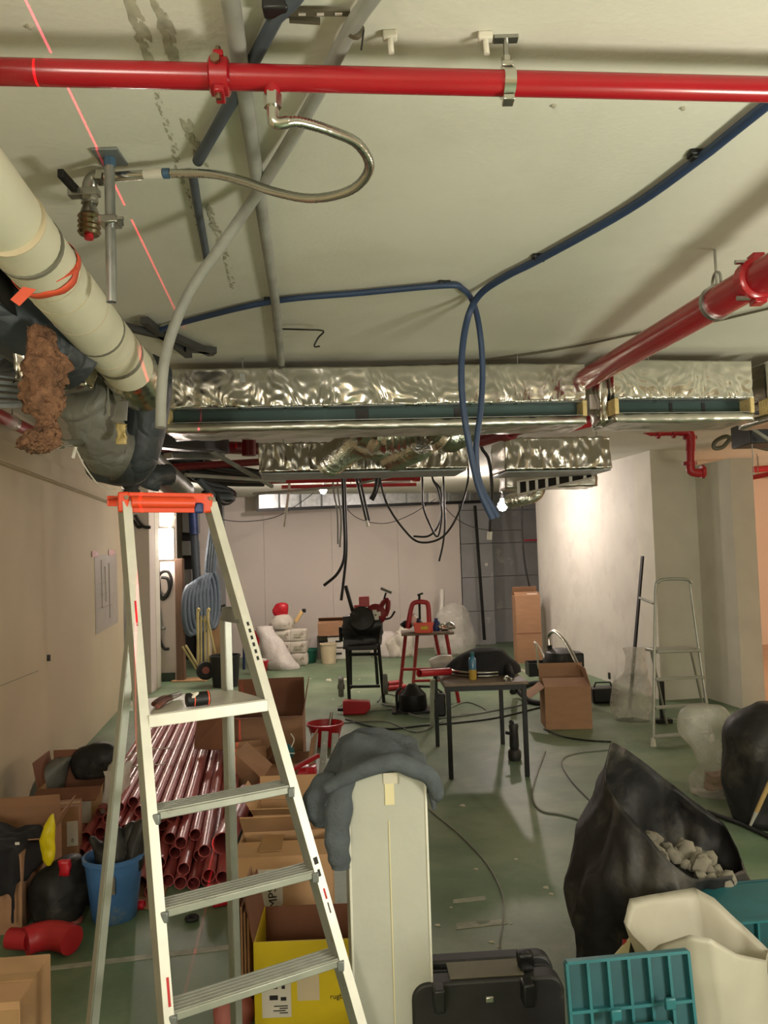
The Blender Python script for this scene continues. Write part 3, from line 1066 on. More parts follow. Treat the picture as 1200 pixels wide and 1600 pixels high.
# foil collar and dark flexible duct after the lagged pipe
mb = MB()
ribtube(mb, [P(200, 574, 2.7), P(214, 596, 2.85), P(224, 606, 2.95)], .09, .03, .004, 20, 3)
t = tag(mb.build('foil_collar', 'foil'), 'crinkled foil collar at the end of the lagged pipe', 'duct')
mb = MB()
mb.tube(spl([P(226, 585, 2.92), P(226, 610, 3.0), P(219, 660, 3.05), P(208, 705, 3.08), P(196, 720, 3.1), P(160, 712, 3.0)], 5),
        [.10] * 26, 18)
t = tag(mb.build('dark_flexible_duct', 'flex_dark', angle=180), 'dark grey wrapped duct dropping from the lagged pipe', 'duct')
mb = MB()
ribtube(mb, [P(122, 615, 2.75), P(138, 632, 2.8), P(152, 665, 2.85), P(165, 700, 2.95), P(188, 712, 3.0)], .095, .05, .004, 20, 5)
tag(mb.build('grey_flexible_duct', 'flex_grey', angle=180), 'grey sagging fabric duct beside the dark wrapped duct', 'duct')
mb = MB()
ribtube(mb, [P(200, 705, 3.3), P(203, 735, 3.3), P(206, 772, 3.3)], .032, .022, .004, 14, 5)
tag(mb.build('black_corrugated_hose', 'black_rubber', angle=180), 'black corrugated hose behind the orange ladder top', 'hose')
mb = MB()
ribtube(mb, [P(205, 690, 4.6), P(240, 728, 4.9), P(285, 768, 5.3)], .085, .09, .002, 20, 5)
tag(mb.build('spiral_duct', 'galvanised', angle=180), 'shiny spiral steel duct behind the orange ladder top', 'duct')
mb = MB()
ribtube(mb, [P(232, 762, 4.4), P(240, 745, 4.4), P(262, 742, 4.5)], .06, .04, .003, 16, 5)
tag(mb.build('dark_collar', 'flex_dark', angle=180), 'dark duct collar beneath the spiral steel duct', 'duct')
for i, (x0_, y0_, x1_, y1_, d, r_) in enumerate(((-30, 460, 120, 560, 2.2, .11), (-30, 520, 42, 540, 2.5, .11))):
    mb = MB()
    mb.tube(spl([P(x0_, y0_, d), P((x0_ + x1_) / 2, (y0_ + y1_) / 2 + 6, d + .15), P(x1_, y1_, d + .3)], 8), r_, 18)
    tag(mb.build('dark_duct', 'flex_dark'), ['dark wrapped duct under the cream lagged pipe', 'dark wrapped duct at the left edge above the wall'][i], 'duct')
mb = MB()
mb.beam(P(-40, 360, 1.95), P(160, 600, 2.9), .05, .05)
mb.beam(P(-40, 400, 1.95), P(150, 612, 2.9), .01, .08)
tag(mb.build('support_rail', 'black_plastic'), 'dark steel rail below the cream lagged pipe', 'rail')
t = thing('louvred_tray', 'grey slatted metal tray at the left edge under the dark ducts', 'tray', P(-20, 632, 2.9))
for k in range(5):
    MB().beam(P(-30, 585 + k * 11, 2.9), P(46 - k * 2, 596 + k * 9, 3.0), .05, .012).build('slat', 'galvanised_dull', t, world=True)
MB().beam(P(-30, 636, 2.88), P(58, 634, 2.98), .03, .015).build('edge_bar', 'galvanised', t, world=True)
# crumpled foil pieces
for px, py, d, s, lb in ((52, 572, 2.3, (.10, .05, .11), 'crumpled foil scrap left of the hanging brown wool'), (118, 580, 2.62, (.12, .12, .13), 'shiny foil sleeve between wool and lagged pipe')):
    mb = MB()
    mb.gbox(P(px, py, d), s, (9, 7, 9), crumple(px, .02, 12))
    tag(mb.build('foil_scrap', 'foil', angle=180), lb, 'insulation')
# brown mineral wool: lumpy hanging tuft
wp = [(60, 512, .025), (66, 540, .038), (70, 570, .05), (68, 595, .056), (66, 620, .056), (68, 640, .044), (73, 655, .02), (70, 668, .03), (62, 685, .05), (58, 698, .048), (64, 708, .012)]
cs = spl([P(x, y, 2.2) for x, y, r_ in wp], 5)
wr = []
for i, c0 in enumerate(cs):
    k = i / 5
    q = int(min(k, len(wp) - 2))
    r_ = wp[q][2] + (wp[q + 1][2] - wp[q][2]) * (k - q)
    ring = []
    for s in range(40):
        a = 2 * PI * s / 40
        dv = Vector((math.cos(a), math.sin(a) * .7, 0))
        w3 = Vector((dv.x * 1.3, dv.y * 1.3, k * .8))
        rr = r_ * (1 + .5 * noise.noise(w3 * 1.6) + .45 * (.4 - abs(noise.noise(w3 * 4.0))) + .35 * (.3 - abs(noise.noise(w3 * 9.0))))
        ring.append(c0 + dv * rr + Vector((0, 0, .012 * noise.noise(w3 * 5))))
    wr.append(ring)
mb = MB()
mb.loft(wr)
tag(mb.build('mineral_wool', 'wool', angle=180), 'ragged brown mineral wool tuft hanging by the left wall', 'insulation')
# bulkhead ledge and sprinkler branch in the left wall head
b0, b1_ = RM(A_L + .02, 3.6, 2.47), RM(A_L + .02, 9.5, 2.47)
mb = MB()
mb.beam(b0, b1_, .05, .16)
struct(mb.build('trim_1', 'wall_beige', bev=.004))
mb = MB()
mb.beam(RM(A_L + .06, 3.6, 2.40), RM(A_L + .06, 9.5, 2.40), .02, .012)
struct(mb.build('trim_2', 'wall_beige'))
redpipe([P(-20, 640, 4.6), P(52, 676, 5.5)], .04, 'red pipe with a silver band inside the left wall head', 'red_paint')
mb = MB()
q = P(20, 660, 4.95)
dd = (P(52, 676, 5.5) - P(-20, 640, 4.6)).normalized()
mb.tube([q - dd * .03, q + dd * .03], .045, 14)
tag(mb.build('pipe_band', 'steel_bright'), 'silver band on the red pipe in the left wall head', 'clamp')
t = thing('steel_stub', 'short chrome tube poking out beside the brown wool', 'pipe', P(90, 693, 2.6))
MB().tube([P(94, 693, 2.6), P(128, 692, 2.8)], .013, 12).build('tube', 'steel_bright', t, world=True)
MB().tube([P(90, 693, 2.58), P(99, 693, 2.62)], .017, 6).build('nut', 'steel_bright', t, world=True)
MB().tube([P(118, 698, 2.7), P(114, 716, 2.7)], .006, 6).build('spout', 'white_plastic', t, world=True)
mb = MB()
mb.tube(spl([P(118, 700, 2.7), P(132, 728, 2.7), P(150, 753, 2.7), P(165, 763, 2.7), P(180, 764, 2.7)], 5), .0025, 6)
tag(mb.build('white_wire', 'cable_white'), 'thin white wire drooping below the wool to the ladder top', 'wire')
# dangling tape and foam at the duct joint
t = thing('hanging_tape', 'strip of tape with a yellow foam lump hanging at the duct joint', 'tape', P(188, 690, 2.75))
MB().slab([P(164, 578, 2.75), P(186, 572, 2.75), P(189, 625, 2.75), P(181, 628, 2.75)], .002).build('strip', 'tape_grey', t, world=True, smooth=False)
MB().slab([P(167, 590, 2.74), P(169, 590, 2.74), P(172, 650, 2.74), P(168, 651, 2.74)], .002).build('strand', 'conduit_grey', t, world=True, smooth=False)
MB().slab([P(184, 626, 2.75), P(200, 627, 2.75), P(198, 657, 2.75), P(179, 658, 2.75)], .004).build('foil_tab', 'galvanised', t, world=True, smooth=False)
mb = MB()
mb.gbox(P(190, 678, 2.75), (.035, .03, .075), (4, 4, 8), crumple(2, .012, 18))
mb.build('foam_lump', 'foam_tan', t, world=True, angle=180)
# dark strut frame on the ceiling at the duct end
for (a, b, c_, d_, lb) in ((185, 508, 270, 528, 'black strut lying along the ceiling behind the lagged pipe'), (225, 500, 295, 555, 'black strut slanting towards the duct end'), (258, 520, 330, 552, 'black strut across the left duct corner'), (290, 545, 338, 548, 'black strap above the left duct corner')):
    mb = MB()
    mb.beam(C(a, b, .03), C(c_, d_, .03), .035, .03)
    tag(mb.build('ceiling_strut', 'strut_grey'), lb, 'strut', 'black struts by the duct end')
# dark services above the back left
mb = MB()
mb.beam(P(196, 668, 5.0), P(345, 690, 6.9), .16, .22)
tag(mb.build('black_duct', 'black_plastic', bev=.02), 'black rectangular duct behind the left slot duct end', 'duct')
mb = MB()
mb.beam(P(262, 712, 6.4), P(345, 713, 6.8), .12, .05)
tag(mb.build('steel_tray', 'galvanised', bev=.004), 'bright steel tray between the dark red pipes', 'tray')
for i in range(7):
    mb = MB()
    mb.tube(spl([P(238, 690 + i * 7, 6.9), P(290, 712 + i * 6, 7.2), P(345, 726 + i * 5, 7.5), P(412, 738 + i * 3.2, 7.8)], 5), .02, 8)
    tag(mb.build('service_cable', ['cable_black', 'conduit_dark', 'strut_grey'][i % 3]), 'dark service cable under the left duct end, %s from the top' % ['first', 'second', 'third', 'fourth', 'fifth', 'sixth', 'seventh'][i], 'cable', 'service cables under the left duct end')
# cable bundle left of the back wall
for i in range(9):
    mb = MB()
    o = i * 2.2
    mb.tube(spl([P(292 + o, 738 + o * .6, 6.2), P(318 + o, 752 + o * 1.3, 6.4), P(345 + o, 760 + o, 6.6), P(366 - o * .4, 772 + o * .6, 6.7), P(352 - o, 786, 6.6), P(318 - o * .2, 770 + o * .6, 6.3)], 5), .022, 8)
    tag(mb.build('bundled_cable', ['cable_black', 'conduit_dark', 'grey_hose'][i % 3]), 'dark cable in the bundle behind the orange ladder top, %s from its left' % ['first', 'second', 'third', 'fourth', 'fifth', 'sixth', 'seventh', 'eighth', 'ninth'][i], 'cable', 'cables in the bundle by the ladder top')
mb = MB()
mb.tube(spl([P(338, 770, 6.4), P(344, 800, 6.4), P(342, 840, 6.4)], 4), .02, 8)
tag(mb.build('bundle_tail', 'cable_black'), 'dark cable tail dropping from the bundle along the ladder rail', 'cable')

# ---- cables hanging from the ceiling void
def hang(pts, r, material, lb, name='hanging_cable', d=9.0, tip=None):
    mb = MB()
    w = [P(x, y, d + k * .02) for k, (x, y) in enumerate(pts)]
    if pts[0][1] < 800:
        w.insert(0, Vector((w[0].x, w[0].y, CEIL)))
    if pts[-1][1] < 770:
        w.append(Vector((w[-1].x, w[-1].y, CEIL)))
    mb.tube(spl(w, 6), r, 8)
    o = tag(mb.build(name, material), lb, 'cable', 'cables hanging from the ceiling void')
    if tip:
        dd = (w[-1] - w[-2]).normalized()
        MB().tube([w[-1] - dd * .02, w[-1] + dd * .05], r * 1.5, 8).build('connector', tip, o, world=True)
    return o


hang([(535, 742), (537, 800), (538, 865), (528, 895), (506, 915)], .016, 'cable_black', 'thick black cable curling to the left above the threading machine', d=8.6)
hang([(538, 742), (540, 800), (541, 860), (537, 905), (533, 938)], .016, 'cable_black', 'thick black cable hanging straight down onto the threading machine', d=8.65)
hang([(556, 742), (562, 770), (573, 816)], .014, 'cable_black', 'black cable with pale tip, left of a pair', tip='white_plastic')
hang([(561, 742), (567, 770), (577, 814)], .014, 'cable_black', 'black cable, right of the slanting pair', d=9.1)
hang([(586, 712), (589, 740), (586, 765), (579, 780)], .018, 'cable_black', 'black cable hooking left at its end below the corrugated duct', d=8.5)
hang([(590, 712), (593, 745), (588, 768), (582, 782)], .016, 'cable_black', 'black cable hanging just right of the hooked one', d=8.6)
hang([(452, 757), (449, 785), (444, 823)], .016, 'cable_white', 'white corrugated tail left of the bulb', d=9.4)
hang([(521, 765), (527, 800), (528, 850)], .011, 'cable_grey', 'grey cable tail right of the bulb', d=9.6)
hang([(528, 768), (533, 810), (531, 855)], .011, 'cable_grey', 'grey cable hanging beside the thick black pair', d=9.8)
hang([(595, 755), (606, 790), (630, 826), (655, 847), (690, 840), (715, 805), (731, 752)], .012, 'cable_black', 'black cable forming the largest loop under the duct')
hang([(660, 752), (661, 790), (672, 820), (684, 838), (690, 800), (684, 765), (676, 748)], .012, 'cable_black', 'black cable forming a narrow upright loop', d=9.3)
hang([(676, 748), (688, 765), (690, 800), (682, 826), (668, 838), (646, 838)], .012, 'cable_black', 'black cable ending level to the left inside the loops', d=9.5)
hang([(694, 780), (695, 820), (692, 850), (686, 877)], .012, 'cable_black', 'black cable hanging lowest of the loops', d=9.4)
hang([(752, 698), (764, 720), (769, 770), (766, 815), (765, 834)], .015, 'cable_black', 'black cable behind the blue conduit ends', d=6.9, tip='white_plastic')
hang([(340, 797 + 14), (380, 815), (430, 808), (470, 785), (500, 762)], .006, 'cable_black', 'thin black wire swagged across the left back wall', 'swagged_wire', 12.6)
hang([(540, 790), (560, 810), (600, 818), (640, 805), (680, 780)], .006, 'cable_black', 'thin black wire swagged across the middle back wall', 'swagged_wire', 12.8)
hang([(690, 785), (720, 815), (760, 828), (815, 828)], .006, 'cable_black', 'thin black wire swagged across to the bare bulb', 'swagged_wire', 12.9)
hang([(815, 760), (816, 830), (820, 880), (829, 925)], .016, 'cable_black', 'black cable running down the grey panel behind the tall carton', 'wall_cable', 12.6)
# side room bits
redpipe([P(1156, 735, 10), P(1215, 731, 10)], .04, 'upper red pipe on the peach wall', 'red_paint')
redpipe([P(1156, 750, 10), P(1215, 738, 9.4)], .03, 'lower red pipe on the peach wall', 'red_paint')
mb = MB()
mb.tube(spl([P(1200, 702, 6), P(1150, 690, 6), P(1135, 682, 6), P(1118, 690, 6), P(1116, 700, 6), P(1130, 698, 6), P(1145, 682, 6), P(1160, 676, 6), P(1200, 674, 6)], 5), .016, 8)
tag(mb.build('looped_cable', 'cable_brown'), 'brown cable looped over the pilaster top', 'cable')
t = thing('cable_box', 'dark open box hanging at the right edge above the pilaster', 'box', P(1174, 694, 5.2))
a = P(1174, 694, 5.2)
MB().box(a + Vector((.16, .15, .08)), (.32, .3, .15)).build('body', 'black_plastic', t, bev=.006, world=True)
MB().beam(P(1160, 660, 5.1), P(1205, 690, 5.1), .02, .02).build('strap', 'tape_grey', t, world=True)
MB().tube([P(1175, 694, 5.1), P(1178, 742, 5.1)], .003, 5).build('cord', 'cable_grey', t, world=True)


# ================================================================== platform stepladder
la1, lb1 = P(194, 788, 2.54), P(327, 786, 2.70)          # top of the front rails
la0, lb0 = F(258, 1585, .5), F(530, 1497, .5)            # the rails at .5 m


def rail_at(p, q, h):
    return p + (q - p) * ((h - p.z) / (q.z - p.z))


t = thing('stepladder', 'tall aluminium platform stepladder with an orange top tray', 'ladder', rail_at(la0, la1, 0))
ux = (lb1 - la1).normalized()                             # across the ladder
ux.z = 0
ux.normalize()
vy = Vector((-ux.y, ux.x, 0))                             # towards its rear legs
for p, q in ((la0, la1), (lb0, lb1)):
    a, b = rail_at(p, q, 0.02), rail_at(p, q, 1.93)
    r = MB().beam(a, b, .026, .062, up=vy).build('front_rail', 'alu', t, bev=.002, world=True)
    MB().beam(rail_at(p, q, 0.06) - vy * .0325, rail_at(p, q, 1.92) - vy * .0325, .028, .003, up=vy).build('lit_rail_face', 'alu_white', r, world=True)  # paler strip puts the light on the rail front into its colour
    MB().beam(rail_at(p, q, 0), rail_at(p, q, .05), .034, .07, up=vy).build('rubber_foot', 'black_rubber', r, bev=.004, world=True)
for h in (.25, .5, .75, 1.0):
    a, b = rail_at(la0, la1, h), rail_at(lb0, lb1, h)
    d = (b - a).normalized()
    a, b = a + d * .012, b - d * .012
    s = MB().beam(a + vy * .012, b + vy * .012, .085, .022).build('tread', 'alu', t, bev=.003, world=True)
    for k in range(5):
        off = vy * (-.022 + k * .017)
        MB().beam(a + off + Vector((0, 0, .0125)), b + off + Vector((0, 0, .0125)), .005, .004).build('tread_rib', 'alu', s, world=True)
    for e in (a, b):
        MB().box(e + vy * .0 - vy * .03 + Vector((0, 0, -.006)), (.02, .02, .03)).build('tread_bracket', 'galvanised_dull', s, bev=.003, world=True)
a, b = rail_at(la0, la1, 1.272), rail_at(lb0, lb1, 1.272)
d = (b - a).normalized()
pf = MB().slab([a + d * .01 - vy * .035, b - d * .01 - vy * .035, b - d * .02 + vy * .25, a + d * .03 + vy * .25], .006).build('platform', 'alu_white', t, smooth=False, world=True)
MB().beam(a + d * .01 - vy * .035 - up * .013, b - d * .01 - vy * .035 - up * .013, .012, .036).build('platform_lip', 'alu_white', pf, bev=.002, world=True)
MB().beam(a + d * .03 + vy * .245 - up * .01, b - d * .02 + vy * .245 - up * .01, .012, .03).build('platform_lip', 'alu', pf, world=True)
# rear legs
rl1, rr1 = P(207, 972, 2.60), P(352, 968, 2.78)
rl0, rr0 = Vector((-1.0, 2.60, 0)), Vector((-.56, 2.83, 0))
for p, q in ((rl0, rl1), (rr0, rr1)):
    r = MB().beam(p + up * .03, q, .026, .045, up=vy).build('rear_leg', 'alu', t, bev=.002, world=True)
    MB().beam(p + (q - p) * .02 - vy * .024, q - vy * .024, .022, .003, up=vy).build('leg_face', 'alu', r, world=True)
    MB().beam(p, p + (q - p) * .03, .034, .055, up=vy).build('rubber_foot', 'black_rubber', r, bev=.004, world=True)
for p, q in ((rl1, rail_at(la0, la1, rl1.z)), (rr1, rail_at(lb0, lb1, rr1.z))):
    MB().beam(p + up * .02, q + up * .02, .03, .05).build('hinge_bracket', 'galvanised_dull', t, bev=.004, world=True)
# guard rail legs, bar and orange tray
a, b = rail_at(la0, la1, 1.93), rail_at(lb0, lb1, 1.93)
d = (b - a).normalized()
MB().tube([a + d * .01 + up * -.028, b - d * .01 + up * -.028], .008, 10).build('crossbar', 'steel_bright', t, world=True)
tr = MB()
e0, e1 = a - d * .018 - vy * .03, b + d * .004 - vy * .03
f0, f1 = e0 + vy * .16, e1 + vy * .16
tr.slab([e0 + up * .005, e1 + up * .005, f1 + up * .005, f0 + up * .005], .006)
tr.slab([e0 - up * .045, e1 - up * .045, e1 + up * .02, e0 + up * .02], -.006)
tr.slab([f0 - up * .015, f1 - up * .015, f1 + up * .02, f0 + up * .02], .006)
tray = tr.build('top_tray', 'orange', t, smooth=False, bev=.004, world=True)
MB().tube([e0 + d * .03 - up * .012 - vy * .004, e1 - d * .07 - up * .012 - vy * .004], .019, 12).build('tray_roll', 'orange', tray, world=True)
for e in (e0, e1):
    MB().box(e + vy * .01 + up * -.012 + d * (.014 if e is e0 else -.014), (.034, .034, .065)).build('tray_corner', 'orange', tray, bev=.006, world=True)
    MB().tube([e + d * (.014 if e is e0 else -.014) - vy * .01 + up * .002, e + d * (.014 if e is e0 else -.014) - vy * .014 + up * .002], .007, 10).build('rivet', 'brass', tray, world=True)
MB().box(e1 - d * .05 - up * .03 - vy * .0, (.03, .02, .035)).build('blue_catch', 'blue_iron', tray, bev=.006, world=True)
# stickers and scuffs on the rails


def sticker(p, q, h0, h1, w, material, off=0.0, name='sticker'):
    a, b = rail_at(p, q, h0) - vy * .0345 + ux * off, rail_at(p, q, h1) - vy * .0345 + ux * off
    return MB().beam(a, b, w, .001, up=vy).build(name, material, t, world=True)


sticker(la0, la1, 1.66, 1.69, .022, 'paper')
sticker(la0, la1, 1.52, 1.545, .024, 'paper')
sticker(la0, la1, 1.535, 1.61, .006, 'red_plastic', 0, 'red_mark')
sticker(la0, la1, .53, .60, .007, 'red_ink', .004, 'red_mark')
sticker(lb0, lb1, 1.60, 1.625, .02, 'paper')
for k in range(6):
    sticker(lb0, lb1, 1.40 + k * .022, 1.412 + k * .022, .008, 'ink', 0, 'letter')
sticker(lb0, lb1, .78, .80, .014, 'ink', 0, 'letter')
sticker(lb0, lb1, .745, .765, .008, 'ink', 0, 'letter')
sticker(lb0, lb1, .68, .71, .006, 'red_ink', 0, 'red_mark')
sticker(lb0, lb1, .64, .67, .004, 'ink', 0, 'letter')

# tools lying on the platform
pc = rail_at(la0, la1, 1.278)
w0 = F(246, 1101, 1.291)
pl = thing('pliers', 'pliers with brown grips lying on the stepladder platform', 'tool', w0)
for (p, q) in (((240, 1100), (264, 1088)), ((246, 1104), (268, 1091))):
    MB().tube(spl([F(p[0], p[1], 1.288), F((p[0] + q[0]) / 2, (p[1] + q[1]) / 2 - 2, 1.290), F(q[0], q[1], 1.288)], 4), [.008, .009, .0095, .009, .0085, .008, .0075, .006, .005], 8).build('grip', 'leather', pl, world=True)
MB().tube([F(266, 1089, 1.288), F(282, 1082, 1.288)], [.009, .004], 8).build('jaw', 'steel', pl, world=True)
MB().tube([F(267, 1091, 1.288), F(284, 1085, 1.288)], [.008, .003], 8).build('jaw', 'steel', pl, world=True)
w0, w1 = F(291, 1094, 1.301), F(327, 1090, 1.301)
tp = thing('tape_roll', 'black tape roll with a white smear on the stepladder platform', 'tape', F(309, 1098, 1.278))
MB().tube([w0, w0.lerp(w1, .5), w1], [.021, .022, .021], 18).build('roll', 'black_plastic', tp, bev=.002, world=True)
MB().tube([w0.lerp(w1, .9), w0.lerp(w1, .95)], .0225, 18).build('orange_band', 'orange_bag', tp, world=True)
MB().tube([w0.lerp(w1, .30), w0.lerp(w1, .34)], .0222, 18).build('orange_band', 'orange_bag', tp, world=True)
mb = MB()
cm = w0.lerp(w1, .38)
mb.lathe([(0, .004), (.01, .003), (.013, 0)], 10, Matrix.Translation(cm + Vector((0, -.012, .016))) @ Matrix.Rotation(.6, 4, 'X'), lambda p, q: p * (1 + .3 * math.sin(3 * q)))
mb.build('white_smear', 'paper', tp, world=True)


# ================================================================== kit of simple things
def carton(loc, rz, w, d, h, label, material='cardboard', flaps=None, closed=False, tape=True, name='cardboard_box', inner=None, tilt=(0, 0), floor=0.01):
    """x across, y away, origin in the middle of the base; flap angle 0 = shut, 90 = upright, 180 = out flat"""
    t = thing(name, label, 'box', loc, rz)
    t.rotation_euler = (tilt[0], tilt[1], rz)
    th = .006
    im = inner or material
    MB().box((0, 0, floor), (w - th, d - th, th)).build('bottom', im, t)
    MB().box((0, -d / 2 + th / 2, h / 2), (w, th, h)).build('side_panel', material, t)
    MB().box((0, d / 2 - th / 2, h / 2), (w, th, h)).build('side_panel', im, t)
    MB().box((-w / 2 + th / 2, 0, h / 2), (th, d - 2 * th, h)).build('side_panel', material, t)
    MB().box((w / 2 - th / 2, 0, h / 2), (th, d - 2 * th, h)).build('side_panel', material, t)
    if closed:
        flaps = {'f': 0, 'b': 0}
    fl = min(w, d) / 2
    for k, ang in (flaps or {}).items():
        a = math.radians(ang)
        L = d / 2 if k in 'fb' else min(w / 2, d / 2)
        if k == 'f':
            m = Matrix.Translation((0, -d / 2, h)) @ Matrix.Rotation(a, 4, 'X')
            box = ((0, L / 2, 0), (w - .004, L - .002, .005))
        elif k == 'b':
            m = Matrix.Translation((0, d / 2, h)) @ Matrix.Rotation(-a, 4, 'X')
            box = ((0, -L / 2, 0), (w - .004, L - .002, .005))
        elif k == 'l':
            m = Matrix.Translation((-w / 2, 0, h)) @ Matrix.Rotation(-a, 4, 'Y')
            box = ((L / 2, 0, 0), (L - .002, d - .006, .005))
        else:
            m = Matrix.Translation((w / 2, 0, h)) @ Matrix.Rotation(a, 4, 'Y')
            box = ((-L / 2, 0, 0), (L - .002, d - .006, .005))
        MB().box(*box, m).build('flap', material if closed else im, t)
    if closed and tape:
        MB().box((0, 0, h + .004), (w + .002, .05, .002)).build('tape', 'packing_tape', t)
    return t


def face_label(t, x, z, w, h, d, material='paper', name='label', off=.001):
    return MB().box((x, -d / 2 - off, z), (w, .0015, h)).build(name, material, t)


def face_text(t, x, z, d, s, size, rot=0.0, material='ink', off=.0025, part=None):
    m = Matrix.Translation((x, -d / 2 - off, z)) @ Matrix.Rotation(PI / 2, 4, 'X') @ Matrix.Rotation(rot, 4, 'Z')
    return text_mesh(part or t, s, material, size, m)


def bucket(loc, r0, r1, h, label, material, name='bucket', handle=True, rim=True, lid=None, cat='bucket'):
    t = thing(name, label, cat, loc)
    MB().lathe([(r0 - .004, .0), (r0, .004), (r1, h), (r1 - .004, h), (r0 - .004, .006), (0, .006)], 24).build('shell', material, t)
    if rim:
        MB().lathe([(r1, h - .02), (r1 + .008, h - .018), (r1 + .008, h), (r1 - .003, h + .002)], 24, caps=False).build('rim', material, t)
    if handle:
        pts = [(r1 * math.cos(a), -.012 - r1 * .55 * math.sin(a), h - .03 - .35 * r1 * math.sin(a)) for a in [PI * k / 10 for k in range(11)]]
        MB().tube(pts, .003, 6).build('handle', 'steel', t)
    if lid:
        MB().lathe([(r1 + .01, h - .012), (r1 + .01, h + .006), (r1 - .01, h + .01), (0, h + .008)], 24).build('lid', lid, t)
    return t


def crease(p, sc, seed):
    """sharp folds of thin plastic or cloth"""
    q = p * sc + Vector((seed, -seed, seed * .5))
    return (.35 - abs(noise.noise(q))) + .5 * (.3 - abs(noise.noise(q * 2.3 + Vector((3, 1, 2)))))


def blob(rings, n=48, seed=1, fold=.06, lump=.12, per=5):
    """soft bag: rings = (centre, rx, ry) from the bottom up"""
    cen = [Vector(r[0]) for r in rings]
    rad = [Vector((r[1], r[2], 0)) for r in rings]
    cs, rs = spl(cen, per), spl(rad, per)
    R = max(max(r[1], r[2]) for r in rings)
    out = []
    for c, r in zip(cs, rs):
        ring = []
        for k in range(n):
            a = 2 * PI * k / n
            dv = Vector((math.cos(a), math.sin(a), 0))
            p = c + Vector((dv.x * max(.004, r.x), dv.y * max(.004, r.y), 0))
            w = lump * noise.noise(p * (.9 / R) + Vector((seed, 0, 0))) + fold * 1.6 * crease(Vector((p.x, p.y, p.z * .55)), .8 / R, seed)
            f = min(1.0, max(r.x, r.y) / (R * .5))
            ring.append(p + dv * R * w * f + Vector((0, 0, R * .25 * fold * crease(p, 1.1 / R, seed + 4) if c.z > cen[0].z + .02 else 0)))
        out.append(ring)
    return out


def bag(name, label, rings, material, cat='bag', seed=1, fold=.12, lump=.22, group=None, sub=0):
    mb = MB()
    mb.loft(blob(rings, 48, seed, max(fold, .12), max(lump, .2)))
    return tag(mb.build(name, material, angle=180, sub=sub), label, cat, group)


def V3(*a):
    return Vector(a)


# ================================================================== left heap
# red pipes stacked on the floor
random.seed(11)
PIPE_L = 3.0
base = MB()
base.pipe((0, 0, 0), (0, PIPE_L, 0), .034, .03, 14)
proto = base.build('red_steel_pipe', 'red_pipe')
proto.location = (0, 0, 0)
# the builder centred the mesh: bring its near end to the origin
for v in proto.data.vertices:
    v.co.y += PIPE_L / 2
    v.co.z -= .034
proto.data.update()
rows = []
SP = .0695
for layer, (n, a0) in enumerate(((14, -1.14), (13, -1.09), (11, -1.02), (7, -.92))):
    for i in range(n):
        rows.append((layer, a0 + i * SP + (SP / 2 if layer % 2 else 0)))
names = {0: 'bottom layer', 1: 'second layer', 2: 'third layer', 3: 'top layer'}
ORD = ['first', 'second', 'third', 'fourth', 'fifth', 'sixth', 'seventh', 'eighth', 'ninth', 'tenth', 'eleventh', 'twelfth', 'thirteenth', 'fourteenth', 'fifteenth']
first = True
cnt = {0: 0, 1: 0, 2: 0, 3: 0}
for layer, a in rows:
    cnt[layer] += 1
    o = proto if first else dup(proto)
    first = False
    near = 4.22 + max(0, (-.25 - a)) * .93 + random.uniform(-.12, .16) + layer * .16
    if layer == 0 and random.random() < .3:
        near -= .12
    p = RM(a, near, .035 + layer * .0605)
    o.location = p
    o.rotation_euler = (0, 0, YAW + random.uniform(-.004, .004))
    tag(o, 'dull red steel pipe, %s from the left in the %s of the floor stack' % (ORD[cnt[layer] - 1], names[layer]), 'pipe', 'red steel pipes stacked on the floor')
for i, (px, py, r, L, lb) in enumerate(((349, 1318, .062, .9, 'wide red pipe end at the right of the floor stack'), (395, 1268, .05, .7, 'stubby red pipe beside the white bucket'),
                                        (372, 1290, .036, .8, 'loose red pipe right of the wide one'), (330, 1392, .034, .6, 'short red pipe lying in front of the stack'),
                                        (305, 1372, .033, .7, 'second short red pipe in front of the stack'))):
    p = F(px, py, r + (.12 if i == 0 else .0))
    mb = MB()
    mb.pipe(p, p + VV * L + U * .12 * L, r, r - .005, 16)
    tag(mb.build('loose_red_pipe', 'red_pipe'), lb, 'pipe', 'loose red pipe lengths')
for b_, lb in ((6.1, 'pale strap nearer the viewer across the red pipes'), (6.6, 'pale strap farther back across the red pipes')):
    mb = MB()
    pts = [RM(-1.20, b_, .02), RM(-1.16, b_, .10), RM(-1.05, b_, .20), RM(-.95, b_, .245), RM(-.7, b_, .25)]
    mb.tube(spl(pts, 4), .004, 6)
    tag(mb.build('pipe_strap', 'cable_white'), lb, 'strap', 'straps round the pipe stack')

# cartons and bags by the left wall
lw = -YAW * -1


def fl(px, py):
    return F(px, py, 0)


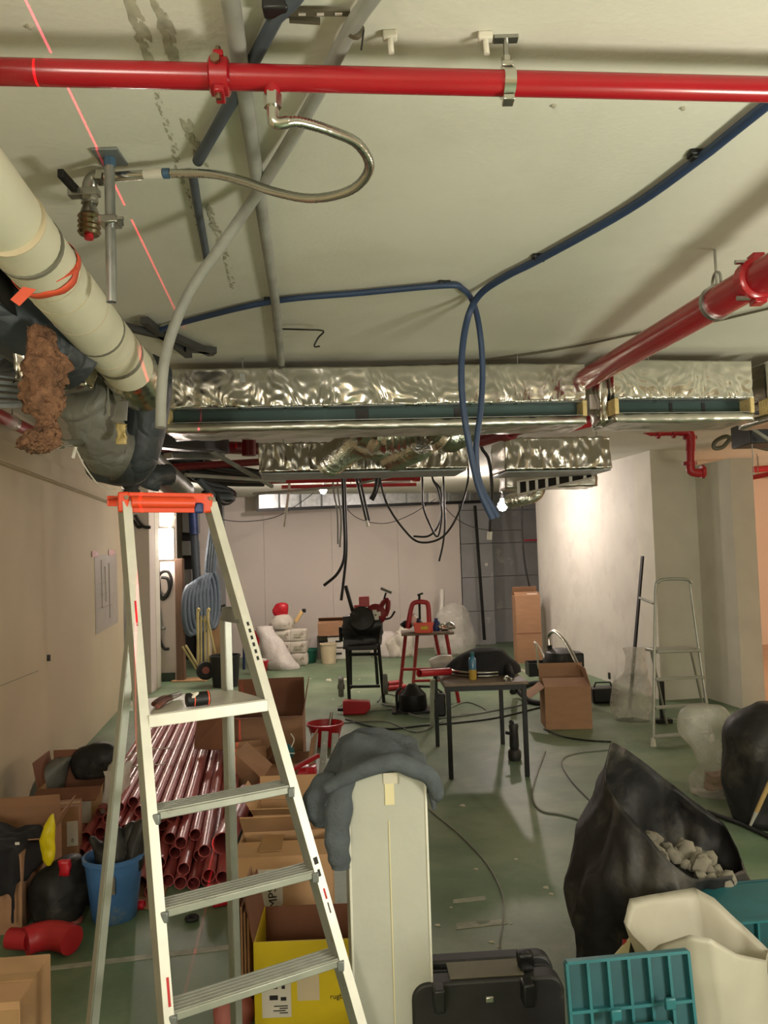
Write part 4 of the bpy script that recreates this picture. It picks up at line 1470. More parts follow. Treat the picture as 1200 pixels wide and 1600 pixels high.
c = fl(112, 1306) + VV * .18
t = carton(c, .10, .40, .34, .30, 'open carton with sideways printed lettering against the left wall', 'cardboard_light', {'b': 85, 'l': 100, 'f': 195}, inner='cardboard_dark')
fp = face_label(t, .05, .15, .16, .28, .34, 'paper')
face_text(t, .05, .17, .34, 'Inui-a', .075, -PI / 2, part=t)
face_label(t, .06, .05, .15, .045, .34, 'red_dull', 'red_band', .003)
bag('black_sack', 'black plastic sack stuffed behind the printed carton', [((c.x + .06, c.y + .17, .28), .12, .08), ((c.x + .06, c.y + .17, .38), .17, .1), ((c.x + .08, c.y + .17, .46), .14, .08), ((c.x + .1, c.y + .17, .50), .06, .04)], 'bag_black', seed=3)
bag('grey_sack', 'grey plastic sack between the printed carton and the wall', [((c.x - .25, c.y + .1, .0), .07, .12), ((c.x - .24, c.y + .1, .2), .09, .14), ((c.x - .2, c.y + .1, .36), .09, .12), ((c.x - .14, c.y + .12, .42), .05, .06)], 'flex_grey', seed=5)
mb = MB()
mb.gbox((c.x + .28, c.y - .05, .20), (.14, .2, .40), (6, 6, 8), crumple(4, .03, 6))
tag(mb.build('crumpled_paper', 'sack_paper', angle=180), 'crumpled pale wrapping between printed carton and red pipes', 'paper')
c = fl(98, 1352)
t = carton(c + VV * .09, .25, .16, .16, .32, 'narrow brown carton with a torn white label beside yellow bag', 'cardboard', closed=True)
face_label(t, .045, .17, .06, .14, .16)
face_text(t, .045, .13, .16, '0', .03)
c = fl(40, 1420) + V3(-.08, .12, 0)
t = carton(c, .15, .34, .30, .34, 'open carton with raised flaps behind the black jacket at left edge', 'cardboard', {'b': 80, 'r': 120, 'f': 160})
bag('yellow_bag', 'bright yellow plastic bag hanging beside the narrow carton', [(P(77, 1352, 3.95), .012, .01), (P(76, 1335, 3.95), .03, .014), (P(74, 1312, 3.95), .034, .016), (P(78, 1290, 3.95), .026, .014), (P(82, 1272, 3.95), .006, .006)], 'yellow_bag', seed=2)
c = fl(12, 1462) + V3(-.12, .13, 0)
t = carton(c, .18, .31, .27, .36, 'brown carton under the black jacket', 'cardboard', closed=True)
# jacket draped on it
rj = []
jc = c + V3(.0, -.02, 0)
mb = MB()


def jacket(u, v):
    x = (u - .5) * .44
    y = (v - .5) * .40
    z = .385 + .035 * noise.noise(V3(u * 3, v * 3, 5)) + .05 * math.exp(-((u - .35) ** 2) * 9)
    over = max(0, -y - .135)
    z -= over * 2.6 * (1 + .5 * noise.noise(V3(u * 5, 0, 2)))
    y2 = max(y, -.15 - .02 * noise.noise(V3(u * 9, v * 4, 1)) - over * .12)
    ox = max(0, x - .155)
    z -= ox * 2.4
    x2 = min(x, .165 + ox * .1)
    return jc + V3(x2, y2 - .0, z) + V3(0, 0, .012 * noise.noise(V3(u * 8, v * 8, 3)))


mb.grid(jacket, 26, 24)
tag(mb.build('black_jacket', 'fleece_black', solid=.012, sub=1, angle=180), 'black jacket thrown over the carton at the left edge', 'jacket')
jl = MB().box(P(27, 1318, jc.y - .175), (.02, .003, .012)).build('jacket_logo', 'paper', bpy.data.objects['black_jacket'], world=True)
bag('dark_bag', 'black rubbish bag on the floor left of the blue bucket', [((fl(92, 1442).x, 3.95, 0), .10, .1), ((fl(92, 1442).x, 3.98, .12), .13, .12), ((fl(92, 1442).x, 4.0, .22), .11, .11), ((fl(92, 1442).x + .05, 4.0, .29), .05, .05)], 'bag_black', seed=9)
bag('dark_bag', 'black crumpled sheet heaped behind the blue bucket', [((-1.58, 4.25, 0), .14, .10), ((-1.56, 4.27, .1), .16, .10), ((-1.5, 4.29, .18), .13, .09), ((-1.42, 4.3, .23), .06, .05)], 'bag_black', seed=12)
mb = MB()
mb.gbox(P(101, 1355, 3.9), (.05, .03, .07), (3, 3, 4), crumple(3, .01, 20))
tag(mb.build('red_rag', 'red_plastic', angle=180), 'small bright red scrap on the dark bag', 'scrap')
# blue bucket with rags
bl = fl(168, 1447) + V3(0, .1, 0)
t = bucket(bl, .105, .14, .30, 'scuffed blue plastic bucket full of dark rags', 'bucket_blue', handle=False)
for i in range(5):
    p = bl + V3(-.05 + .035 * i, .02 * (i % 2), .22)
    bag('dark_rag', 'dark grey rag stuffed in the blue bucket, %s' % ['leftmost', 'second from left', 'in the middle', 'second from right', 'rightmost'][i],
        [((p.x, p.y, p.z), .04, .05), ((p.x + .01, p.y, p.z + .08), .045, .05), ((p.x + .02 * (i - 2), p.y + .02, p.z + .13 + .02 * i), .03, .03), ((p.x + .03 * (i - 2), p.y + .02, p.z + .16 + .02 * i), .012, .012)], 'black_dusty', 'rag', seed=i * 3 + 1, group='rags in the blue bucket')
MB().box(bl + V3(.02, -.136, .2), (.06, .006, .08), None).build('paper_remains', 'rubble', t, world=True)
# red fitting in the foreground
rp = fl(70, 1503) + V3(0, .08, .07)
mb = MB()
mb.tube(spl([rp + V3(.10, -.03, -.005), rp + V3(.05, -.005, 0), rp + V3(-.01, .015, 0), rp + V3(-.07, .01, -.005), rp + V3(-.11, -.02, -.008)], 5), .062, 20)
t = tag(mb.build('pipe_elbow', 'red_paint'), 'large red pipe elbow lying on the floor in front', 'pipe fitting')
MB().tube([rp + V3(-.10, 0, -.01), rp + V3(-.20, .02, -.01)], .045, 16).build('branch', 'red_paint', t, world=True)
t = carton(V3(-1.335, 2.70, 0), .10, .28, .30, .372, 'taped brown carton at the bottom left corner', 'cardboard_light', closed=True)
face_label(t, .05, .31, .17, .08, .30, 'packing_tape', 'tape_strip')
bg = fl(-14, 1440)
bucket(bg + V3(0, .1, 0), .07, .08, .16, 'small dark blue tub at the left edge', 'blue_iron', 'blue_tub', handle=False)


def ringlet(px, py, r, th, material, lb, name='rubber_ring'):
    p = fl(px, py)
    mb = MB()
    pts = [p + V3(r * math.cos(a), r * math.sin(a), th) for a in [2 * PI * k / 20 for k in range(21)]]
    mb.tube(pts, th, 8, caps=False)
    return tag(mb.build(name, material), lb, 'ring')


ringlet(300, 1438, .024, .011, 'black_rubber', 'small black rubber ring on the green floor behind the ladder')
ringlet(112, 1442, .042, .012, 'red_dull', 'red ring lying in front of the blue bucket')
mb = MB()
p = fl(218, 1421)
mb.pipe(p + V3(-.02, 0, .022), p + V3(.025, .0, .022), .022, .017, 14)
tag(mb.build('pipe_plug', 'red_plastic'), 'small red pipe cap on the floor right of the bucket', 'cap')
for px, py, lb in ((345, 1418, 'red threaded pipe fitting on the floor behind the ladder'), (332, 1404, 'second red threaded fitting nearer the pipe stack')):
    p = fl(px, py) + V3(0, 0, .03)
    t = thing('red_fitting', lb, 'pipe fitting', p)
    MB().tube([p - V3(.04, 0, 0), p + V3(.03, .03, 0)], .03, 16).build('body', 'red_plastic', t, world=True)
    MB().tube([p + V3(.025, .027, 0), p + V3(.045, .036, 0)], .036, 16).build('collar', 'red_plastic', t, world=True)
mb = MB()
q = [fl(205, 1418), fl(248, 1425), fl(262, 1388), fl(215, 1380)]
mb.slab([p + V3(0, 0, .004) for p in q], .005)
tag(mb.build('flattened_carton', 'cardboard', smooth=False), 'flat cardboard piece on the floor under the pipe ends', 'cardboard')

# ================================================================== cartons behind the ladder
c = fl(424, 1203) + VV * .28
t = carton(c, .06, .58, .5, .42, 'large open carton with raised back flap behind the ladder', 'cardboard', {'b': 82, 'l': 205, 'r': 100, 'f': 170}, inner='cardboard_dark')
c = fl(330, 1190)
mb = MB()
mb.slab([P(303, 1170, 6.2), P(362, 1174, 6.2), P(368, 1095, 6.5), P(310, 1108, 6.5)], .006)
tag(mb.build('cardboard_sheet', 'cardboard_dark', smooth=False), 'loose cardboard sheet leaning over the red pipes', 'cardboard')
c = fl(452, 1240) + VV * .2
t = carton(c, -.05, .36, .36, .21, 'low open carton holding a teal mask', 'cardboard', {'r': 100})
p = P(447, 1176, 5.85)
m_ = thing('dust_mask', 'teal dust mask with white straps on the low carton', 'mask', p)
MB().lathe([(0, .05), (.03, .045), (.055, .02), (.06, -.02)], 16, Matrix.Translation(p) @ Matrix.Rotation(PI / 2 + .2, 4, 'X')).build('cup', 'teal', m_, world=True)
MB().tube(spl([p + V3(-.06, -.03, 0), p + V3(0, -.07, .012), p + V3(.065, -.03, .0)], 5), .004, 6).build('strap', 'paper', m_, world=True)
for s in (-1, 1):
    MB().tube(spl([p + V3(.04 * s, -.02, .04), p + V3(.06 * s, 0, .09), p + V3(.035 * s, .02, .13)], 4), .004, 6).build('strap', 'paper', m_, world=True)
c = fl(385, 1222)
mb = MB()
mb.slab([P(366, 1178, 5.4), P(410, 1218, 5.3), P(425, 1195, 5.5), P(385, 1160, 5.6)], .006)
t = tag(mb.build('torn_cardboard', 'cardboard', smooth=False), 'torn cardboard flap tilted against the large carton', 'cardboard')
carton(fl(388, 1236) + VV * .16, .3, .26, .22, .20, 'crushed small carton under the ladder tread', 'cardboard', {'b': 120, 'r': 140, 'f': 60})
# red trug with battens in front
p = fl(507, 1170) + V3(0, .15, 0)
t = bucket(p, .11, .165, .20, 'wide red plastic trug beside the grey hoodie', 'red_plastic', 'trug', handle=False)
mb = MB()
mb.tube([p + V3(.03, .0, .1), p + V3(.06, .02, .29)], .014, 10)
tag(mb.build('grey_stick', 'steel'), 'grey tool handle standing in the red trug', 'handle')
for i, px in enumerate((491, 507, 523)):
    b = P(px + 1, 1146 - (i == 1) * 3, 6.5)
    a = V3(b.x - .02, 6.35, 0)
    t = thing('metal_stud', 'pale grey metal stud end, %s of three by the red trug' % ['leftmost', 'middle', 'rightmost'][i], 'stud', a, group='metal studs by the red trug')
    MB().beam(a, b, .055, .03, up=(0, 1, 0)).build('channel', 'galvanised', t, bev=.003, world=True)
    for k in (.35, .75):
        q = a.lerp(b, k) + V3(0, -.018, 0)
        MB().tube([q, q - V3(0, .004, 0)], .007, 8).build('hole', 'paper', t, world=True)
a = P(455, 1203, 5.6)
mb = MB()
mb.beam(a, P(498, 1180, 5.8), .03, .03)
t = tag(mb.build('red_bar', 'red_gloss', bev=.006), 'glossy red handle bar over the low carton', 'handle')
mb = MB()
mb.gbox(V3(P(480, 1205, 5.75).x, 5.75, .125), (.12, .12, .25), (5, 5, 5), crumple(6, .02, 9))
tag(mb.build('red_case', 'red_plastic', bev=.0, angle=60), 'red plastic case half hidden by the hoodie', 'case')
# white bucket lying on its side, pale carton, MPS carton, yellow carton
c = fl(458, 1303) + V3(0, .1, 0)
bucket(c + V3(0, 0, 0), .13, .145, .25, 'white plastic bucket between the cartons and the hoodie', 'white_plastic', handle=False, lid='white_plastic')
c = fl(452, 1345) + VV * .15
t = carton(c, .02, .36, .28, .26, 'pale carton with open flaps behind the labelled carton', 'cardboard_light', {'b': 100, 'f': 150, 'l': 120})
c = F(452, 1496) + VV * .19
t = carton(c, .05, .43, .34, .42, 'brown carton with a white label reading MPS', 'cardboard_light', {'f': 3, 'b': 40})
MB().box((-.06, -.02, .43), (.10, .2, .003)).build('tape_strip', 'packing_tape', t)
lbp = face_label(t, -.055, .295, .105, .15, .34)
lb2 = face_label(t, -.045, .20, .075, .06, .34)
face_text(t, -.045, .25, .34, 'MPS', .052, PI / 2 * 1.05)
face_text(t, -.066, .325, .34, 'ef', .025, PI / 2 * 1.05)
face_text(t, -.085, .335, .34, '17', .014)
c = P(472, 1470, 2.98)
yc = V3(c.x, 3.13, 0)
t = carton(yc, .02, .36, .30, c.z, 'bright yellow carton with open brown inside at the ladder foot', 'yellow', {'r': 95, 'l': 100}, inner='cardboard_dark')
face_label(t, -.10, c.z - .20, .105, .13, .30)
face_label(t, .015, c.z - .145, .08, .13, .30, 'cream_plastic', 'label')
for k, (x, z, w, h) in enumerate(((-.118, -.155, .045, .018), (-.075, -.155, .012, .02), (-.11, -.195, .03, .016), (-.075, -.20, .02, .012), (-.085, -.225, .05, .003), (-.075, -.233, .03, .003), (-.09, -.241, .045, .003), (-.075, -.249, .03, .003))):
    face_label(t, x, c.z + z, w, h, .30, 'ink', 'print_mark', .003)
face_label(t, .015, c.z - .10, .04, .006, .30, 'cable_grey', 'print_mark', .003)
face_text(t, .125, c.z - .20, .30, 'rugbiv', .026, 0)
mb = MB()
for k in range(4):
    mb.box((-.018 + k * .012, 0, .22 - k * .01), (.008, .34, .44 - .02 * k))
o = mb.build('folded_cartons', 'cardboard', bev=.001)
o.location = V3(P(380, 1450, 3.1).x, 3.25, 0.0)
o.rotation_euler = (0, 0, .02)
tag(o, 'folded cardboard standing upright beside the yellow carton', 'cardboard')
p = F(365, 1598)
bag('red_white_bag', 'red and white printed packet on the floor at the ladder foot', [((p.x, p.y, 0), .07, .05), ((p.x, p.y, .05), .075, .05), ((p.x, p.y + .01, .10), .05, .03), ((p.x, p.y + .02, .13), .02, .015)], 'red_dull', 'packet', seed=4)

# ================================================================== half height post and hoodie
zp = 2.6
pa, pb_ = P(543, 1212, zp), P(664, 1204, zp + .02)
hp_ = (pa.z + pb_.z) / 2
w = (pb_ - pa)
w.z = 0
W = w.length
rz = math.atan2(w.y, w.x)
post = thing('plaster_post', 'short white plastered post in front with a hoodie on it', 'post', (pa + pb_) / 2 - V3(0, 0, hp_), rz + .03)
MB().box((0, W / 2, hp_ / 2), (W, W, hp_)).build('shaft', 'post_plaster', post, bev=.004)
for x in (-W / 2, W / 2):
    MB().box((x, 0, hp_ / 2), (.008, .008, hp_)).build('corner_bead', 'alu_white', post, bev=.002)
MB().box((.012, -.002, hp_ - .016), (.046, .004, .034)).build('masking_tape', 'masking_tape', post)
MB().box((.008, -.002, hp_ - .05), (.03, .003, .10)).build('masking_tape', 'masking_yellow', post)
MB().box((.003, -.001, hp_ / 2 - .05), (.003, .004, hp_ - .2)).build('joint_strip', 'masking_yellow', post)
MB().box((.04, -.001, hp_ - .022), (.004, .004, .028)).build('scratch', 'stain', post)
# hoodie: body drape + hanging sleeves
PX = MW(post)
hd = thing('hoodie', 'dark grey fleece hoodie draped over the white post', 'clothing', post.location + V3(0, 0, hp_), rz + .03)
mb = MB()
HW = W / 2


def drape(u, v):
    x = -.215 + u * .40
    y = -.025 + v * .42
    over_r = max(0, x - (HW + .012))
    over_l = max(0, -(HW + .015) - x)
    over_b = max(0, y - (W + .02))
    bulge = .062 * math.exp(-((u - .5) / .3) ** 2) * (1 - math.exp(-v * 5)) + .03 * math.exp(-((u - .2) / .2) ** 2 - ((v - .5) / .3) ** 2)
    fold = .016 * math.sin(v * 17 + u * 5 + 2 * noise.noise(V3(u * 3, v * 3, 0))) + .022 * noise.noise(V3(u * 5, v * 5, 7))
    z = .02 + bulge + fold * (.35 + .65 * min(1, v * 3))
    z -= over_r * 2.6 + over_l * 1.3 + over_b * 1.5
    x2 = x - over_r * .55 - over_l * -.15
    front = .03 * max(0, .25 - v) * 4
    z -= front * (.35 + .3 * math.sin(u * 9))
    return V3(x2, y + .01 * math.sin(u * 14), z)


mb.grid(drape, 48, 40)
mb.v = [p + V3(0, 0, .012 * crease(p, 6, 3)) for p in mb.v]
mb.build('body', 'fleece', hd, solid=.014, angle=180, sub=1)
# rolled front hem
hem = [V3(-.20, -.03, -.03), V3(-.14, -.035, .0), V3(-.06, -.04, .03), V3(.02, -.04, .045), V3(.08, -.035, .02), V3(.135, -.03, -.01), V3(.16, -.01, -.07), V3(.15, .01, -.085)]
cs = spl(hem, 6)
mb = MB()
mb.tube(cs, [.018 + .012 * math.sin(PI * i / len(cs)) for i in range(len(cs))], 12)
mb.build('hem', 'fleece', hd, angle=180)


def sleeve(pts, rs, name, flat_=.6):
    c = spl(pts, 5)
    out = []
    for i, p in enumerate(c):
        k = i / (len(c) - 1) * (len(rs) - 1)
        a = int(min(k, len(rs) - 2))
        r = rs[a] + (rs[a + 1] - rs[a]) * (k - a)
        ring = []
        for j in range(16):
            q = 2 * PI * j / 16
            f = 1 + .16 * noise.noise(V3(math.cos(q) * 2, math.sin(q) * 2, i * .35)) + .08 * math.sin(i * 1.3)
            ring.append(p + V3(math.cos(q) * r * f, math.sin(q) * r * flat_ * f, 0))
        out.append(ring)
    mb = MB()
    mb.loft(out[::-1])
    return mb.build(name, 'fleece', hd, angle=180, sub=1)


sleeve([V3(-.19, .05, -.0), V3(-.215, .04, -.06), V3(-.215, .03, -.12), V3(-.195, .03, -.165)], [.03, .05, .055, .04], 'hood')
sleeve([V3(-.14, .0, .0), V3(-.155, -.012, -.08), V3(-.165, -.02, -.18), V3(-.16, -.02, -.25), V3(-.155, -.02, -.285)], [.04, .045, .042, .036, .028], 'sleeve')
sleeve([V3(-.12, .08, -.02), V3(-.15, .06, -.10), V3(-.135, .04, -.17), V3(-.145, .03, -.21)], [.03, .03, .03, .02], 'cuff')
sleeve([V3(.125, .05, .0), V3(.14, .05, -.05), V3(.145, .05, -.085)], [.03, .025, .015], 'sleeve')


# ================================================================== foreground right
# black tool case standing on edge
c = P(763, 1532, 2.62)
tc = thing('tool_case', 'scuffed black tool case standing at the bottom edge', 'case', (c.x, 2.62, 0), .06)
HW_ = .245
hc_ = c.z
prof = []
for k in range(7):
    a = PI / 2 * k / 6
    prof.append((HW_ - .05 + .05 * math.sin(a), hc_ - .05 + .05 * math.cos(a)))
outl = [(x, z) for x, z in prof] + [(HW_, .02), (-HW_, .02)] + [(-x, z) for x, z in reversed(prof)]
front = MB()
front.slab([(x, 0, z) for x, z in outl], .07)
front.build('front_shell', 'black_dusty', tc, bev=.008)
back = MB()
back.slab([(x, .135, z) for x, z in outl], .06)
back.build('rear_shell', 'black_dusty', tc, bev=.008)
mb = MB()
mb.slab([(x * .985, .08, z - .004) for x, z in outl], .012)
mb.build('seam', 'black_rubber', tc)
MB().box((0, .068, hc_ + .002), (.24, .10, .006)).build('dusty_top', 'cable_brown', tc, bev=.002)
for x in (-.165, .115):
    MB().box((x, -.074 + .03, hc_ - .02), (.036, .055, .07)).build('latch', 'black_plastic', tc, bev=.006)
MB().box((-.01, -.072, hc_ - .02), (.025, .008, .018)).build('lock', 'steel', tc, bev=.003)
mb = MB()
mb.gbox((.135, .05, hc_ + .028), (.05, .04, .055), (4, 4, 5), crumple(3, .012, 22))
mb.build('raised_latch', 'black_plastic', tc, angle=180)


# teal crates
def crate_panel(parent, w, h, nx, nz, t, m):
    """ribbed crate wall, x from -w/2 to w/2, z from 0 to h"""
    MB().box((0, t, h / 2), (w, .006, h), m).build('wall_panel', 'teal_dark', parent)
    for i in range(nx + 1):
        x = -w / 2 + w * i / nx
        MB().box((x, 0, h / 2), (.008, t * 2, h), m).build('rib', 'teal', parent)
    for k in range(nz + 1):
        MB().box((0, 0, h * k / nz), (w, t * 2.2, .008), m).build('rib', 'teal', parent)


a, b = P(893, 1512, 2.16), P(1086, 1499, 2.20)
wv = b - a
cr = thing('teal_crate', 'teal ribbed plastic crate with raised lid at the bottom edge', 'crate', ((a.x + b.x) / 2, (a.y + b.y) / 2, 0), math.atan2(wv.y, wv.x))
W_ = wv.length
top = (a.z + b.z) / 2
crate_panel(cr, W_, top - .26, 6, 3, .010, Matrix.Translation((0, 0, .26)) @ Matrix.Rotation(-.12, 4, 'X'))
MB().box((-.06, -.012, top - .12), (.03, .012, .03)).build('catch', 'teal', cr, bev=.004)
MB().box((.09, -.012, top - .105), (.03, .012, .03)).build('catch', 'teal', cr, bev=.004)
MB().box((.03, -.03, top - .155), (.11, .03, .03)).build('grip', 'teal', cr, bev=.008)
crate_panel(cr, W_, .26, 6, 2, .010, Matrix.Translation((0, -.02, 0)))
for s in (-1, 1):
    MB().box((s * W_ / 2, .14, .13), (.01, .30, .26)).build('side_wall', 'teal_dark', cr)
MB().box((0, .29, .13), (W_, .01, .26)).build('rear_wall', 'teal_dark', cr)
cr2 = thing('teal_crate', 'teal plastic crate behind the white sack at right edge', 'crate', (P(1230, 1500, 2.9).x, 2.9, 0), .1)
crate_panel(cr2, .42, .40, 4, 3, .012, Matrix.Identity(4))
for s in (-1, 1):
    MB().box((s * .21, .16, .2), (.012, .32, .4)).build('side_wall', 'teal_dark', cr2, bev=.002)
MB().box((0, .32, .2), (.42, .012, .4)).build('rear_wall', 'teal_dark', cr2, bev=.002)
MB().box((0, .16, .39), (.40, .30, .012)).build('lid', 'teal', cr2, bev=.003)


# open sacks: rim given point by point
def sack(name, label, rim, bottom, material, depth, cat='bag', seed=1, fold=.05, levels=24, inner_to=.5, per=5, soft=True):
    rim = [Vector(p) for p in rim]
    m_ = len(rim)
    rr = []
    for i in range(m_):
        p0, p1, p2, p3 = rim[i - 1], rim[i], rim[(i + 1) % m_], rim[(i + 2) % m_]
        for k in range(per):
            t = k / per
            sm = 0.5 * ((2 * p1) + (p2 - p0) * t + (2 * p0 - 5 * p1 + 4 * p2 - p3) * t * t + (3 * p1 - p0 - 3 * p2 + p3) * t ** 3)
            rr.append(sm if soft else p1.lerp(p2, t))
    rim = rr
    n = len(rim)
    cb, rx, ry = Vector(bottom[0]), bottom[1], bottom[2]
    cen = sum(rim, Vector((0, 0, 0))) / n
    bot = []
    for p in rim:
        d = p - cen
        a = math.atan2(d.y, d.x)
        bot.append(cb + Vector((math.cos(a) * rx, math.sin(a) * ry, 0)))

    def at(j, k, inset):
        p = bot[j].lerp(rim[j], k)
        c_ = cb.lerp(cen, k)
        out = Vector((p.x - c_.x, p.y - c_.y, 0))
        o = out.normalized() if out.length > 1e-4 else Vector((1, 0, 0))
        f = fold * 1.5 * crease(Vector((p.x, p.y, p.z * .28)), 5.0, seed) + fold * .6 * noise.noise(p * 3 + Vector((seed, 0, 0)))
        w = min(1.0, (1 - k) * 4 + .25) * min(1.0, k * 6 + .2)
        p = p + o * (depth * math.sin(PI * min(1, k)) * .6 + f * w - inset)
        return p
    rings = []
    for i in range(levels + 1):
        k = i / levels
        ring = [at(j, k, 0) for j in range(n)]
        if i == 0:
            for p in ring:
                p.z = cb.z
        rings.append(ring)
    for i in range(1, 11):
        k = 1 - (1 - inner_to) * i / 10
        rings.append([at(j, k, .008 + .01 * i / 10) for j in range(n)])
    mb = MB()
    mb.loft(rings, True, True)
    return tag(mb.build(name, material, angle=180), label, cat)


rim = [P(983, 1404, 2.80), P(1030, 1396, 2.86), P(1085, 1387, 2.88), P(1116, 1403, 2.84), P(1160, 1445, 2.78), P(1200, 1484, 2.70),
       P(1196, 1500, 2.58), P(1150, 1490, 2.46), P(1110, 1466, 2.42), P(1078, 1460, 2.44), P(1030, 1476, 2.50), P(1014, 1488, 2.54), P(988, 1462, 2.63), P(975, 1440, 2.72)]
sack('white_sack', 'open translucent white plastic sack behind the teal crate', rim, ((1.04, 2.68, 0), .15, .13), 'bag_white', .0, seed=4, fold=.02, levels=24, inner_to=.35, soft=False)
mb = MB()
mb.slab([P(985, 1462, 2.72), P(952, 1500, 2.72), P(948, 1516, 2.72), P(976, 1520, 2.72)], .01)
t = tag(mb.build('yellow_packet', 'masking_yellow', smooth=False), 'yellow packet with red stripe tucked between the sacks', 'packet')
mb = MB()
mb.slab([P(974, 1470, 2.715), P(980, 1470, 2.715), P(980, 1520, 2.715), P(973, 1520, 2.715)], .011)
mb.build('red_stripe', 'red_plastic', t, world=True, smooth=False)
rim = [P(955, 1161, 3.5), P(975, 1168, 3.58), P(990, 1178, 3.62), P(1018, 1200, 3.66), P(1045, 1222, 3.68), P(1075, 1246, 3.66), P(1105, 1268, 3.62), P(1130, 1292, 3.56), P(1150, 1325, 3.46), P(1158, 1352, 3.34),
       P(1146, 1366, 3.22), P(1118, 1374, 3.12), P(1090, 1374, 3.08), P(1070, 1364, 3.06), P(1045, 1342, 3.08), P(1018, 1312, 3.12), P(990, 1280, 3.18), P(962, 1250, 3.26), P(942, 1222, 3.34), P(947, 1190, 3.42)]
o = sack('rubbish_sack', 'large black rubbish sack with open mouth and rubble inside', rim, ((1.10, 3.38, 0), .37, .26), 'bag_black', .05, seed=8, fold=.075, levels=30, inner_to=.45)
rb = MB()
random.seed(5)
for i in range(40):
    p = V3(1.20 + random.uniform(-.18, .12), 3.34 + random.uniform(-.13, .14), 0)
    p.z = .43 - (p.x - 1.22) * .35 + random.uniform(-.02, .02)
    s = random.uniform(.02, .048)
    mb = MB()
    mb.lathe([(0, -s * .7), (s * .8, -s * .4), (s, .1 * s), (s * .6, s * .6), (0, s * .75)], 7, Matrix.Translation(p) @ Matrix.Rotation(random.uniform(0, 3), 4, (1, .4, .3)), lambda q, a_: q * (1 + .25 * math.sin(a_ * 2 + i)))
    t = mb.build('rubble_lump', 'rubble', angle=60)
    tag(t, 'grey lump of rubble in the open black rubbish sack', 'rubble', 'rubble in the black sack')

# right edge: clear bag, black bag, stick, rod
bag('clear_bag', 'translucent rubbish bag leaning in front of the pilaster', [(fl(1150, 1250) + V3(.02, .15, 0), .22, .16), (fl(1150, 1250) + V3(.03, .15, .10), .25, .18), (P(1140, 1200, 5.5), .20, .15), (P(1122, 1165, 5.5), .17, .12), (P(1108, 1140, 5.5), .17, .10), (P(1102, 1118, 5.5), .15, .08), (P(1100, 1104, 5.5), .09, .05)], 'bag_clear', seed=7, fold=.16, lump=.2)
mb = MB()
q = fl(1140, 1248) + V3(0, .12, .08)
mb.gbox(q, (.2, .15, .14), (6, 6, 6), crumple(4, .04, 6))
tag(mb.build('bag_contents', 'cardboard', angle=180), 'brown waste visible at the bottom of the translucent bag', 'waste')
e = fl(1215, 1300)
bag('black_bag', 'full black rubbish bag cut off by the right edge', [((e.x + .06, e.y + .2, 0), .2, .2), ((e.x + .05, e.y + .2, .2), .24, .24), ((e.x + .02, e.y + .2, .45), .22, .22), ((e.x + .03, e.y + .2, .62), .16, .16), ((e.x + .08, e.y + .2, .72), .07, .07)], 'bag_black', seed=15)
t = thing('wooden_pole', 'pale wooden tool handle with white tip leaning at right edge', 'handle', fl(1171, 1298))
a, b = fl(1171, 1296) + V3(0, 0, .01), P(1215, 1195, 4.6)
MB().tube([a.lerp(b, .28), b], .013, 10).build('shaft', 'wood_pale', t, world=True)
MB().tube([a, a.lerp(b, .3)], [.007, .013], 10).build('tip', 'white_plastic', t, world=True)
mb = MB()
mb.tube([fl(1105, 1272) + V3(0, 0, .015), fl(1160, 1292) + V3(0, 0, .015), fl(1225, 1322) + V3(0, 0, .015)], .014, 10)
tag(mb.build('floor_rod', 'cable_black'), 'dark rod lying on the floor behind the rubbish sack', 'rod')

# ---- household steps by the column
st = thing('step_ladder', 'small folding aluminium steps standing by the pale column', 'ladder', fl(1064, 1160))
fa, fb = fl(1021, 1166), fl(1112, 1158)
ta, tb = P(1024, 925, 7.25), P(1080, 925, 7.28)
rl = MB()
rl.tube(spl([fa + V3(0, 0, .03), fa.lerp(ta, .5), ta, P(1029, 909, 7.25), P(1040, 905, 7.26), P(1070, 905, 7.27), P(1079, 910, 7.28), tb, fb.lerp(tb, .5), fb + V3(0, 0, .03)], 6), .014, 10)
rl.build('hoop_rail', 'alu', st, world=True)
hh = lambda p, q, h: p + (q - p) * (h / q.z)
for i, py in enumerate((1152, 1108, 1064)):
    h = F(1020, py, 0)
    k = (1166 - py) / (1166 - 925)
    a, b = fa.lerp(ta, k), fb.lerp(tb, k)
    MB().beam(a, b, .075, .018).build('tread', 'alu', st, bev=.003, world=True)
k = (1166 - 1021) / (1166 - 925)
a, b = fa.lerp(ta, k), fb.lerp(tb, k)
MB().beam(a + V3(0, .1, 0), b + V3(0, .1, 0), .24, .03).build('platform', 'alu', st, bev=.008, world=True)
for p, q in ((a + V3(.02, .16, 0), fl(1042, 1132)), (b + V3(-.02, .16, 0), fl(1104, 1128))):
    MB().tube([p, q], .012, 8).build('rear_leg', 'alu', st, world=True)
MB().tube([fl(1042, 1130) + V3(0, 0, .03), fl(1104, 1126) + V3(0, 0, .03)], .01, 8).build('rear_bar', 'alu', st, world=True)
for p in (fa, fb):
    MB().tube([p, p + V3(0, 0, .07)], [.026, .018], 10).build('foot', 'white_plastic', st, world=True)
t = thing('leaning_bar', 'dark bar leaning on the white partition', 'bar', P(991, 1015, 8.6))
MB().beam(P(1004, 869, 8.75), F(984, 1106), .035, .02).build('bar', 'dark_iron', t, world=True)
MB().tube([P(999, 934, 8.6), P(1021, 943, 8.4)], .014, 8).build('side_arm', 'steel', t, world=True)
